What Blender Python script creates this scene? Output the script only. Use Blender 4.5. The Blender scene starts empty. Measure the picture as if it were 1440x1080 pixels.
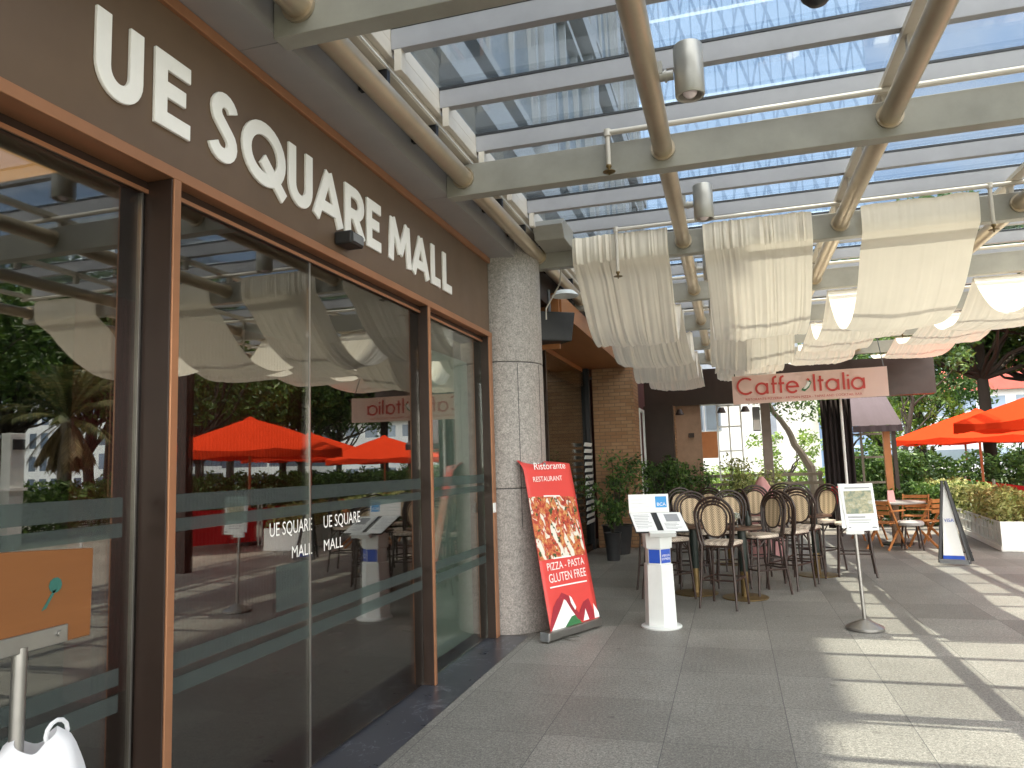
import bpy, bmesh, math, random
from math import sin, cos, pi, radians, sqrt
from mathutils import Vector, Matrix, noise as mnoise
random.seed(7)
C = bpy.context.scene.collection
scn = bpy.context.scene

# ------------------------------------------------------------------ camera, sky, sun, exposure
def cam_rows(yaw, pitch, roll):
    f = Vector((-sin(yaw)*cos(pitch), cos(yaw)*cos(pitch), sin(pitch)))
    r = Vector((cos(yaw), sin(yaw), 0)); u = r.cross(f)
    c, s = cos(roll), sin(roll)
    return c*r+s*u, -s*r+c*u, -f
cr, cu, cb = cam_rows(radians(16.15), radians(6.22), radians(-1.80))
cd = bpy.data.cameras.new("camera"); cam = bpy.data.objects.new("camera", cd); C.objects.link(cam)
cam.matrix_world = Matrix(((cr.x, cu.x, cb.x, 0), (cr.y, cu.y, cb.y, 0), (cr.z, cu.z, cb.z, 1.6), (0, 0, 0, 1)))
cd.sensor_width = 36; cd.lens = 26.19; cd.clip_end = 3000; cd.clip_start = 0.05
scn.camera = cam
SUN = Vector((-0.107, 0.012, 1)).normalized()
w = bpy.data.worlds.new("World"); scn.world = w; w.use_nodes = True
nt = w.node_tree; bg = nt.nodes['Background']
sky = nt.nodes.new('ShaderNodeTexSky'); sky.sky_type = 'NISHITA'; sky.sun_disc = False
sky.sun_elevation = math.asin(SUN.z); sky.sun_rotation = math.atan2(SUN.x, SUN.y)
sky.dust_density = 0.5; sky.air_density = 1.2
# thin bright cloud over the blue sky
tc = nt.nodes.new('ShaderNodeTexCoord'); cn = nt.nodes.new('ShaderNodeTexNoise'); cn.inputs['Scale'].default_value = 2.6; cn.inputs['Detail'].default_value = 8; cn.inputs['Roughness'].default_value = .62
nt.links.new(tc.outputs['Generated'], cn.inputs['Vector'])
rp = nt.nodes.new('ShaderNodeValToRGB'); rp.color_ramp.elements[0].position = .36; rp.color_ramp.elements[0].color = (.12,.12,.12,1); rp.color_ramp.elements[1].position = .62; rp.color_ramp.elements[1].color = (.75,.75,.75,1)
sx = nt.nodes.new('ShaderNodeSeparateXYZ'); nt.links.new(tc.outputs['Generated'], sx.inputs[0])
ma = nt.nodes.new('ShaderNodeMath'); ma.operation = 'MULTIPLY_ADD'; nt.links.new(sx.outputs[1], ma.inputs[0]); ma.inputs[1].default_value = -.55; nt.links.new(cn.outputs['Fac'], ma.inputs[2])
nt.links.new(ma.outputs[0], rp.inputs[0])
mxs = nt.nodes.new('ShaderNodeMixRGB'); nt.links.new(rp.outputs[0], mxs.inputs[0]); nt.links.new(sky.outputs[0], mxs.inputs[1]); mxs.inputs[2].default_value = (11.5, 10.9, 10.1, 1)
# the sky ahead is deep clear blue, bright cloud is added unseen behind to lift the ambient light
mr = nt.nodes.new('ShaderNodeMapRange'); mr.interpolation_type = 'SMOOTHSTEP'; nt.links.new(sx.outputs[1], mr.inputs['Value']); mr.inputs['From Min'].default_value = -.15; mr.inputs['From Max'].default_value = .40; mr.inputs['To Max'].default_value = .86
mxb = nt.nodes.new('ShaderNodeMixRGB'); nt.links.new(mr.outputs[0], mxb.inputs[0]); nt.links.new(mxs.outputs[0], mxb.inputs[1])
cl2 = nt.nodes.new('ShaderNodeValToRGB'); nt.links.new(cn.outputs['Fac'], cl2.inputs[0]); cl2.color_ramp.elements[0].position = .45; cl2.color_ramp.elements[0].color = (.40,.62,.98,1); cl2.color_ramp.elements[1].position = .68; cl2.color_ramp.elements[1].color = (.95,.97,1,1)
nt.links.new(cl2.outputs[0], mxb.inputs[2])
nt.links.new(mxb.outputs[0], bg.inputs[0]); bg.inputs[1].default_value = 0.15
sd = bpy.data.lights.new("sun", 'SUN'); sd.energy = 2.15; sd.angle = radians(0.5); sd.color = (1, .90, .72)
so = bpy.data.objects.new("sun", sd); C.objects.link(so); so.rotation_euler = SUN.to_track_quat('Z', 'Y').to_euler()
so.location = (0, 0, 30)
scn.view_settings.view_transform = 'Standard'; scn.view_settings.look = 'None'
scn.view_settings.exposure = 2.28; scn.view_settings.gamma = 1
scn.cycles.max_bounces = 12; scn.cycles.transparent_max_bounces = 24; scn.cycles.transmission_bounces = 8
scn.cycles.diffuse_bounces = 6; scn.cycles.glossy_bounces = 4

# ------------------------------------------------------------------ material helpers
class G:
    def __init__(s, name):
        s.m = bpy.data.materials.new(name); s.m.use_nodes = True; s.t = s.m.node_tree
        s.out = s.t.nodes['Material Output']; s.b = s.t.nodes['Principled BSDF']
    def n(s, typ, ins=None, **kw):
        nd = s.t.nodes.new('ShaderNode'+typ)
        for k, v in kw.items(): setattr(nd, k, v)
        for k, v in (ins or {}).items(): s.set(nd.inputs[k], v)
        return nd
    def set(s, sock, v):
        if isinstance(v, bpy.types.NodeSocket): s.t.links.new(v, sock)
        elif isinstance(v, (tuple, list)) and len(v) == 3 and sock.type == 'RGBA': sock.default_value = (*v, 1)
        else: sock.default_value = v
    def math(s, op, a, b=0.0, c=0.0):
        nd = s.n('Math', operation=op); s.set(nd.inputs[0], a); s.set(nd.inputs[1], b); s.set(nd.inputs[2], c)
        return nd.outputs[0]
    def mix(s, f, a, b, mode='MIX'):
        nd = s.n('MixRGB', blend_type=mode); s.set(nd.inputs[0], f); s.set(nd.inputs[1], a); s.set(nd.inputs[2], b)
        return nd.outputs[0]
    def obj(s): return s.n('TexCoord').outputs['Object']
    def noise(s, vec, scale, detail=4, rough=.6):
        nd = s.n('TexNoise', {'Scale': scale, 'Detail': detail, 'Roughness': rough}); s.set(nd.inputs['Vector'], vec)
        return nd.outputs['Fac']
    def ramp(s, fac, stops, const=False):
        nd = s.n('ValToRGB'); s.set(nd.inputs[0], fac); cr_ = nd.color_ramp
        if const: cr_.interpolation = 'CONSTANT'
        while len(cr_.elements) < len(stops): cr_.elements.new(0.5)
        for e, (p, c) in zip(cr_.elements, stops):
            e.position = p; e.color = (*c, 1) if len(c) == 3 else c
        return nd.outputs[0]
    def bump(s, h, strength=.2, dist=.01):
        nd = s.n('Bump', {'Strength': strength, 'Distance': dist}); s.set(nd.inputs['Height'], h)
        s.set(s.b.inputs['Normal'], nd.outputs[0])
    def base(s, c, rough=None, metal=None, spec=None):
        s.set(s.b.inputs['Base Color'], c)
        if rough is not None: s.set(s.b.inputs['Roughness'], rough)
        if metal is not None: s.set(s.b.inputs['Metallic'], metal)
        if spec is not None: s.set(s.b.inputs['Specular IOR Level'], spec)
def sc(c, k): return tuple(min(1, max(0, x*k)) for x in c)
def pbr(name, col, rough=.5, metal=0, var=.15, scale=5, bump=0, bscale=60, spec=.5, rvar=.1):
    g = G(name); o = g.obj()
    f = g.noise(o, scale, 6, .65)
    f = g.ramp(f, [(.3, (0, 0, 0)), (.7, (1, 1, 1))])
    c = g.mix(f, sc(col, 1-var), sc(col, 1+var))
    r = g.math('ADD', g.math('MULTIPLY', g.noise(o, scale*2.3, 3), rvar*2), rough-rvar)
    g.base(c, r, metal, spec)
    if bump: g.bump(g.noise(o, bscale, 4), bump)
    return g.m
def xyz(g):
    s = g.n('SeparateXYZ'); g.set(s.inputs[0], g.obj()); return s.outputs
def combine(g, x, y, z):
    n = g.n('CombineXYZ'); g.set(n.inputs[0], x); g.set(n.inputs[1], y); g.set(n.inputs[2], z); return n.outputs[0]

def mat_paving():
    g = G('granite_paving'); x, y, z = xyz(g)
    u = g.math('DIVIDE', g.math('ADD', x, 70-.23), .7); v = g.math('DIVIDE', g.math('ADD', y, 75-6.75), .75)
    fu = g.math('FRACT', u); fv = g.math('FRACT', v)
    du = g.math('MINIMUM', fu, g.math('SUBTRACT', 1.0, fu)); dv = g.math('MINIMUM', fv, g.math('SUBTRACT', 1.0, fv))
    joint = g.math('MAXIMUM', g.math('LESS_THAN', du, .0034), g.math('LESS_THAN', dv, .0026))
    wn = g.n('TexWhiteNoise', noise_dimensions='2D'); g.set(wn.inputs['Vector'], combine(g, g.math('FLOOR', u), g.math('FLOOR', v), 0.0))
    rnd = wn.outputs['Value']
    o = g.obj()
    sp = g.noise(o, 95, 2, .85); sp2 = g.noise(o, 42, 3, .7)
    speck = g.ramp(g.math('ADD', g.math('MULTIPLY', sp, .6), g.math('MULTIPLY', sp2, .4)), [(.36, (.06, .058, .053)), (.5, (.19, .182, .168)), (.66, (.38, .36, .33))])
    tone = g.math('ADD', .83, g.math('MULTIPLY', rnd, .38))
    stain = g.math('ADD', .62, g.math('MULTIPLY', g.noise(o, 1.3, 9, .75), .76))
    c = g.mix(1.0, speck, combine(g, g.math('MULTIPLY', tone, stain), g.math('MULTIPLY', tone, stain), g.math('MULTIPLY', g.math('MULTIPLY', tone, stain), .97)), 'MULTIPLY')
    gv = g.n('TexVoronoi', {'Scale': 1.9}); g.set(gv.inputs['Vector'], g.obj()); gum = g.math('LESS_THAN', gv.outputs['Distance'], .045)
    c = g.mix(g.math('MULTIPLY', gum, .45), c, (.06, .055, .05))
    blot = g.ramp(g.noise(g.obj(), .55, 7, .72), [(.42, (0,0,0)), (.62, (1,1,1))]); c = g.mix(g.math('MULTIPLY', blot, .20), c, (.10, .095, .085))
    c = g.mix(g.math('MULTIPLY', joint, .95), c, (.06, .06, .06))
    g.base(c, g.math('ADD', .38, g.math('MULTIPLY', sp2, .3)), 0, .4)
    g.bump(g.math('SUBTRACT', g.math('MULTIPLY', sp, .25), joint), .35, .004)
    return g.m
def mat_slate():
    g = G('dark_slate'); o = g.obj(); x, y, z = xyz(g)
    n1 = g.noise(o, 3, 8, .7)
    vein = g.n('TexNoise', {'Scale': 2.2, 'Detail': 9, 'Roughness': .62, 'Distortion': 1.6}); g.set(vein.inputs['Vector'], o)
    vv = g.math('ABSOLUTE', g.math('SUBTRACT', vein.outputs['Fac'], .5))
    line = g.math('MULTIPLY', g.math('LESS_THAN', vv, .0065), g.math('GREATER_THAN', n1, .5))
    fv = g.math('FRACT', g.math('DIVIDE', g.math('ADD', y, 75-6.75), 1.2))
    joint = g.math('LESS_THAN', fv, .004)
    c = g.mix(n1, (.022, .025, .033), (.06, .065, .08)); c = g.mix(g.math('MULTIPLY', line, .5), c, (.28, .29, .32)); c = g.mix(joint, c, (.1, .1, .1))
    g.base(c, g.math('ADD', .2, g.math('MULTIPLY', n1, .2)), 0, .5)
    return g.m
def mat_column():
    g = G('grey_granite'); o = g.obj()
    s = g.noise(o, 75, 3, .8); s2 = g.noise(o, 26, 4, .7)
    c = g.ramp(g.math('ADD', g.math('MULTIPLY', s, .65), g.math('MULTIPLY', s2, .35)), [(.36, (.09, .08, .072)), (.5, (.28, .25, .225)), (.64, (.50, .45, .405))])
    st = g.noise(o, 1.6, 5); c = g.mix(.25, c, g.mix(st, (.2, .19, .18), (.42, .4, .38)), 'MIX')
    g.base(c, .45, 0, .4); g.bump(s, .15, .003); return g.m
def mat_glass(name, tint, refl, fres=.5, rough=0.0, warp=False):
    g = G(name)
    tr = g.n('BsdfTransparent', {'Color': tint}); gl = g.n('BsdfGlossy', {'Color': (1, 1, 1), 'Roughness': rough})
    if warp:
        o = g.obj(); bp = g.n('Bump', {'Strength': .10, 'Distance': .02}); g.set(bp.inputs['Height'], g.noise(o, .9, 1.5, .4)); g.t.links.new(bp.outputs[0], gl.inputs['Normal'])
        sm = g.noise(o, 3.5, 6, .7); g.set(gl.inputs['Roughness'], g.math('MULTIPLY', g.math('MAXIMUM', g.math('SUBTRACT', sm, .52), 0.0), .10))
    lw = g.n('LayerWeight', {'Blend': .35})
    f = g.math('MINIMUM', g.math('ADD', refl, g.math('MULTIPLY', lw.outputs['Fresnel'], fres)), 1.0)
    mx = g.n('MixShader'); g.set(mx.inputs[0], f); g.t.links.new(tr.outputs[0], mx.inputs[1]); g.t.links.new(gl.outputs[0], mx.inputs[2])
    g.t.links.new(mx.outputs[0], g.out.inputs[0]); g.t.nodes.remove(g.b); return g.m
def mat_fabric(name, col, trans=.5, wscale=300, stains=True):
    g = G(name); o = g.obj()
    n = g.noise(o, 2.2, 5, .6); c = g.mix(n, sc(col, .9), sc(col, 1.06))
    d = g.n('BsdfDiffuse', {'Color': c}); t = g.n('BsdfTranslucent', {'Color': c})
    bp = g.n('Bump', {'Strength': .25, 'Distance': .004}); g.set(bp.inputs['Height'], g.noise(o, wscale, 2))
    g.t.links.new(bp.outputs[0], d.inputs['Normal'])
    mx = g.n('MixShader', {0: trans}); g.t.links.new(d.outputs[0], mx.inputs[1]); g.t.links.new(t.outputs[0], mx.inputs[2])
    g.t.links.new(mx.outputs[0], g.out.inputs[0]); g.t.nodes.remove(g.b); return g.m
def mat_leaf(name, c1, c2, c3, trans=.35):
    g = G(name); geo = g.n('NewGeometry'); o = g.obj()
    r = geo.outputs['Random Per Island']; n = g.noise(o, 1.1, 3)
    c = g.ramp(g.math('ADD', g.math('MULTIPLY', r, .6), g.math('MULTIPLY', n, .4)), [(.2, c1), (.5, c2), (.8, c3)])
    d = g.n('BsdfPrincipled', {'Base Color': c, 'Roughness': .45}); t = g.n('BsdfTranslucent', {'Color': c})
    mx = g.n('MixShader', {0: trans}); g.t.links.new(d.outputs[0], mx.inputs[1]); g.t.links.new(t.outputs[0], mx.inputs[2])
    g.t.links.new(mx.outputs[0], g.out.inputs[0]); g.t.nodes.remove(g.b); return g.m
def mat_flute(name, col, pitch, axis):
    g = G(name); v = xyz(g)[axis]
    f = g.math('FRACT', g.math('DIVIDE', g.math('ADD', v, 100.0), pitch))
    h = g.math('ABSOLUTE', g.math('SUBTRACT', f, .5)); n = g.noise(g.obj(), 4, 3)
    g.base(g.mix(n, sc(col, .8), sc(col, 1.2)), .5); g.bump(h, 1.0, .02); return g.m
def mat_wood(name, a, b, axis=2, scale=1.0, rough=.5, plank=0):
    g = G(name); o = xyz(g)
    k = [14*scale, 14*scale, 14*scale]; k[axis] = 1.2*scale
    vec = combine(g, *[g.math('MULTIPLY', o[i], k[i]) for i in range(3)])
    n = g.noise(vec, 1.0, 6, .65); n2 = g.noise(g.obj(), 2*scale, 2)
    c = g.mix(g.math('ADD', g.math('MULTIPLY', n, .75), g.math('MULTIPLY', n2, .25)), a, b)
    g.base(c, rough, 0, .4); g.bump(n, .15, .004); return g.m
def mat_weave(name, a, b):
    g = G(name); x, y, z = xyz(g)
    zz = g.math('ADD', z, g.math('MULTIPLY', y, 1.0))
    ch = g.math('ABSOLUTE', g.math('SUBTRACT', g.math('FRACT', g.math('ADD', g.math('MULTIPLY', x, 9.0), .5)), .5))
    p = g.math('SINE', g.math('MULTIPLY', g.math('ADD', zz, g.math('MULTIPLY', ch, .12)), 260))
    st = g.math('SINE', g.math('MULTIPLY', x, 85))
    f = g.math('ADD', .5, g.math('ADD', g.math('MULTIPLY', p, .32), g.math('MULTIPLY', st, .22)))
    g.base(g.mix(f, a, b), .55, 0, .4); g.bump(p, .3, .003); return g.m
def mat_grid(name, wall, glass, px, pz, fx, fz, axis='x', diag=0.0, grough=.15):
    """facade of a far building: panes and piers repeat with pitch px, pz"""
    g = G(name); o = xyz(g); u = o[0] if axis == 'x' else o[1]; z = o[2]
    if diag: u = g.math('ADD', u, g.math('MULTIPLY', z, diag))
    fu = g.math('FRACT', g.math('DIVIDE', g.math('ADD', u, 500.0), px)); fz_ = g.math('FRACT', g.math('DIVIDE', g.math('ADD', z, 500.0), pz))
    m = g.math('MULTIPLY', g.math('GREATER_THAN', fu, fx), g.math('GREATER_THAN', fz_, fz))
    wn = g.n('TexWhiteNoise', noise_dimensions='2D'); g.set(wn.inputs['Vector'], combine(g, g.math('FLOOR', g.math('DIVIDE', g.math('ADD', u, 500.0), px)), g.math('FLOOR', g.math('DIVIDE', g.math('ADD', z, 500.0), pz)), 0.0))
    gl = g.mix(wn.outputs['Value'], sc(glass, .6), sc(glass, 1.4))
    n = g.noise(g.obj(), .6, 4)
    c = g.mix(m, g.mix(n, sc(wall, .88), sc(wall, 1.1)), gl)
    g.base(c, g.math('SUBTRACT', .6, g.math('MULTIPLY', m, .6-grough)), 0, .5); return g.m
def mat_lattice():
    g = G('lattice_facade'); o = xyz(g); x, z = o[0], o[2]
    def stripe(k, p, wd):
        f = g.math('FRACT', g.math('DIVIDE', g.math('ADD', g.math('ADD', x, g.math('MULTIPLY', z, k)), 700.0), p))
        return g.math('LESS_THAN', f, wd)
    l = g.math('MAXIMUM', g.math('MAXIMUM', stripe(.30, 1.7, .14), stripe(-.22, 2.3, .08)), stripe(0, .85, .14))
    fz = g.math('LESS_THAN', g.math('FRACT', g.math('DIVIDE', g.math('ADD', z, 700.0), 3.6)), .08)
    n = g.noise(g.obj(), .15, 3)
    c = g.mix(l, g.mix(n, (.17, .245, .38), (.25, .335, .48)), (.13, .19, .30)); c = g.mix(g.math('MULTIPLY', fz, .5), c, (.6, .68, .8))
    g.base(c, .6, 0, .15); return g.m
def mat_brickpanel():
    g = G('weathered_brick'); x, y, z = xyz(g)
    vec = combine(g, g.math('ADD', x, y), z, 0.0)
    b = g.n('TexBrick', {'Color1': (.36, .19, .09), 'Color2': (.50, .31, .17), 'Mortar': (.16, .11, .075), 'Scale': 1.0, 'Mortar Size': .006, 'Brick Width': .21, 'Row Height': .068, 'Bias': -.1})
    g.set(b.inputs['Vector'], vec)
    n = g.noise(g.obj(), 7, 6, .7); n2 = g.noise(combine(g, g.math('MULTIPLY', x, 30), g.math('MULTIPLY', y, 30), g.math('MULTIPLY', z, 3)), 1, 4)
    c = g.mix(g.math('MULTIPLY', n, .55), b.outputs['Color'], (.17, .10, .06)); c = g.mix(g.math('MULTIPLY', n2, .6), c, (.20, .12, .07))
    g.base(c, .8, 0, .2); g.bump(g.math('ADD', b.outputs['Fac'], g.math('MULTIPLY', n, .4)), -.6, .01); return g.m
def mat_pizza():
    g = G('pizza_print'); o = g.obj(); x, y, z = xyz(g)
    n = g.noise(o, 22, 6, .7); c = g.ramp(n, [(.32, (.16,.02,.015)), (.46, (.42,.04,.025)), (.56, (.52,.20,.06)), (.68, (.60,.42,.18))])
    w = g.n('TexNoise', {'Scale': 1.0, 'Detail': 3, 'Roughness': .55, 'Distortion': .8})
    g.set(w.inputs['Vector'], combine(g, g.math('MULTIPLY', g.math('ADD', x, g.math('MULTIPLY', z, .5)), 13), g.math('MULTIPLY', y, 13), g.math('MULTIPLY', z, 6)))
    wm = g.ramp(w.outputs['Fac'], [(.535, (0,0,0)), (.565, (1,1,1))]); c = g.mix(wm, c, g.mix(g.noise(o, 60, 3), (.58,.55,.47), (.74,.72,.64)))
    gm = g.ramp(g.noise(o, 17, 2, .5), [(.62, (0,0,0)), (.645, (1,1,1))]); c = g.mix(gm, c, (.05,.075,.02))
    g.base(c, .45); return g.m
def mat_view():
    g = G('printed_view'); o = g.obj()
    n = g.noise(o, 16, 6, .7); n2 = g.noise(o, 5, 3)
    c = g.ramp(n, [(.3, (.05, .07, .06)), (.45, (.16, .19, .11)), (.58, (.42, .36, .20)), (.7, (.55, .58, .55))]); c = g.mix(g.math('MULTIPLY', n2, .4), c, (.30, .38, .36))
    g.base(c, .4); return g.m
def mat_emit(name, col, s):
    g = G(name); n = g.noise(g.obj(), 6, 4); e = g.n('Emission', {'Strength': s}); g.set(e.inputs[0], g.mix(n, sc(col, .75), sc(col, 1.15)))
    g.t.links.new(e.outputs[0], g.out.inputs[0]); g.t.nodes.remove(g.b); return g.m

M = {}
M['paving'] = mat_paving(); M['slate'] = mat_slate(); M['column'] = mat_column()
M['beam'] = pbr('painted_steel_beam', (.295, .28, .24), .45, .1, .18, 1.7, .05)
M['tube'] = pbr('champagne_tube', (.50, .41, .30), .36, .7, .10, 2.5)
M['purlin'] = pbr('white_glazing_bar', (.295, .29, .30), .45, .05, .08, 3)
M['cream'] = pbr('cream_aluminium', (.55, .50, .43), .45, .1, .08, 3)
M['gasket'] = pbr('black_gasket', (.012, .013, .016), .5)
M['roofglass'] = mat_glass('canopy_glass', (.83, .87, .89), .03, .3)
M['soffit'] = pbr('grey_soffit', (.31, .295, .29), .42, .25, .07, 1.5)
M['fascia'] = pbr('brown_fascia', (.155, .102, .066), .42, .35, .12, 1.1)
M['copper'] = pbr('copper_trim', (.42, .20, .105), .38, .6, .12, 2)
M['darkframe'] = pbr('dark_brown_frame', (.03, .017, .012), .4, .3, .15, 4)
M['letter'] = pbr('white_acrylic', (.82, .80, .76), .4, 0, .03, 8)
M['doorglass'] = mat_glass('door_glass', (.50, .49, .46), .10, .38, warp=True)
M['clearglass'] = mat_glass('shop_glass', (.72, .75, .72), .12, .35)
g = G('frosted_vinyl'); tr = g.n('BsdfTransparent', {'Color': (.75, .82, .80)}); df = g.n('BsdfDiffuse', {'Color': (.21, .23, .225)})
mx = g.n('MixShader', {0: .14}); g.t.links.new(tr.outputs[0], mx.inputs[1]); g.t.links.new(df.outputs[0], mx.inputs[2]); g.t.links.new(mx.outputs[0], g.out.inputs[0]); M['vinyl'] = g.m
M['chrome'] = pbr('brushed_steel', (.36, .35, .33), .36, .95, .1, 6)
M['greenpanel'] = pbr('pale_green_panel', (.50, .60, .56), .35, 0, .08, 1.2)
M['redflute'] = mat_flute('dark_red_fluted', (.26, .035, .04), .05, 1)
M['interior'] = pbr('dark_interior', (.05, .045, .042), .6)
M['ceiling'] = pbr('grey_ceiling', (.10, .10, .10), .6)
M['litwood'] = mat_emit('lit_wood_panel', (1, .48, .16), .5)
M['bldgpanel'] = pbr('grey_stone_cladding', (.22, .235, .25), .5, 0, .10, .5, .1, 30)
M['bldgglass'] = pbr('blue_grey_window', (.10, .125, .15), .45, 0, .3, .7)
M['fabric'] = mat_fabric('cream_fabric', (.86, .78, .66), .20)
M['blackplastic'] = pbr('black_plastic', (.015, .015, .016), .5, 0, .2, 8)
M['greyplastic'] = pbr('grey_plastic', (.16, .165, .17), .5, 0, .15, 8)
M['spotlight'] = pbr('spotlight_shell', (.42, .395, .35), .4, .5, .08, 6)
M['lens'] = pbr('frosted_lens', (.78, .66, .66), .25)
M['bulkhead'] = mat_wood('varnished_wood', (.22, .075, .025), (.40, .17, .06), 1, .7, .4)
M['brick'] = mat_brickpanel()
M['redprint'] = pbr('red_banner_print', (.62, .055, .045), .5, 0, .06, 2)
M['darkred'] = pbr('dark_red_print', (.30, .018, .03), .5, 0, .25, 5)
M['white'] = pbr('white_paint', (.80, .80, .78), .45, 0, .05, 4)
M['offwhite'] = pbr('offwhite_metal', (.66, .68, .66), .42, 0, .06, 3)
M['paper'] = pbr('printed_paper', (.80, .81, .80), .55, 0, .03, 10)
M['greyprint'] = pbr('grey_ink', (.30, .31, .33), .6)
M['pizza'] = mat_pizza(); M['view'] = mat_view()
M['green'] = pbr('flag_green', (.03, .15, .05), .5)
M['blue'] = pbr('royal_blue_print', (.015, .07, .42), .4)
M['skyblue'] = pbr('bright_blue_print', (.02, .26, .60), .4)
M['rattan'] = pbr('dark_bamboo', (.034, .018, .013), .35, 0, .5, 16)
M['weave'] = mat_weave('rattan_weave', (.24, .16, .10), (.84, .67, .44))
M['seatweave'] = mat_weave('pale_rattan_weave', (.28, .21, .16), (.80, .70, .58))
M['tabletop'] = mat_wood('dark_wood_top', (.05, .025, .015), (.12, .06, .035), 0, 1)
M['iron'] = pbr('dark_green_iron', (.012, .02, .016), .45)
M['brass'] = pbr('worn_brass', (.17, .115, .045), .4, .6, .35, 8)
M['signpink'] = mat_fabric('pale_pink_banner', (.82, .60, .54), .25)
M['signred'] = pbr('red_lettering', (.50, .035, .025), .5)
M['orange'] = mat_fabric('orange_canvas', (.66, .052, .016), .3)
M['umbwood'] = mat_wood('umbrella_wood', (.30, .11, .04), (.50, .22, .09), 2, 1)
M['foldwood'] = mat_wood('orange_teak', (.30, .105, .03), (.50, .21, .07), 2, 1.2)
M['bark'] = mat_wood('tree_bark', (.022, .019, .015), (.075, .065, .052), 2, .35, .9)
M['palebark'] = mat_wood('pale_bark', (.13, .11, .085), (.30, .26, .20), 2, .4, .9)
M['leaf'] = mat_leaf('dark_leaves', (.024, .058, .012), (.058, .125, .024), (.13, .22, .042))
M['leafb'] = mat_leaf('bright_leaves', (.06, .12, .016), (.14, .25, .03), (.28, .40, .07))
M['leafy'] = mat_leaf('yellow_green_leaves', (.09, .12, .03), (.30, .35, .10), (.52, .50, .22))
M['palm'] = mat_leaf('palm_leaves', (.03, .05, .015), (.07, .10, .03), (.22, .19, .07))
M['drypalm'] = mat_leaf('dry_palm_leaves', (.10, .07, .03), (.22, .16, .07), (.38, .30, .15))
M['redcloth'] = mat_fabric('red_cloth', (.42, .022, .024), .15)
M['pinkcloth'] = mat_fabric('pink_cloth', (.66, .36, .36), .15)
M['curtain'] = mat_fabric('dark_curtain', (.035, .03, .03), .05)
M['whitewall'] = pbr('white_render', (.88, .87, .83), .8, 0, .08, .8)
M['greyroof'] = pbr('grey_blue_roof', (.30, .34, .40), .6, 0, .15, 2)
M['redroof'] = pbr('red_tile_roof', (.55, .12, .09), .7, 0, .15, 1)
M['asphalt'] = pbr('pale_road', (.30, .30, .29), .8, 0, .15, 1, .2, 80)
M['grass'] = pbr('grass_ground', (.05, .085, .025), .9, 0, .4, 2, .4, 40)
M['awning'] = mat_fabric('grey_awning', (.12, .10, .11), .15)
M['orangepanel'] = pbr('orange_wall_panel', (.45, .17, .055), .6, 0, .12, 4)
M['pinkwall'] = pbr('tan_render', (.27, .175, .115), .8, 0, .2, 3, .2, 20)
M['board'] = mat_wood('worn_brown_board', (.13, .045, .012), (.22, .085, .024), 1, .8, .4)
M['bag'] = mat_fabric('white_plastic_bag', (.80, .80, .82), .35)
M['greenpaint'] = pbr('green_paint_stain', (.02, .10, .08), .5)
M['lattice'] = mat_lattice()
M['skin'] = pbr('skin', (.45, .26, .18), .5, 0, .08, 8)
M['shirt'] = pbr('blue_shirt', (.16, .22, .40), .8)
M['trouser'] = pbr('dark_trousers', (.02, .022, .03), .8)
M['hair'] = pbr('black_hair', (.012, .01, .01), .5)
M['pot'] = pbr('dark_pot', (.03, .03, .032), .5, 0, .2, 6)

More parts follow.
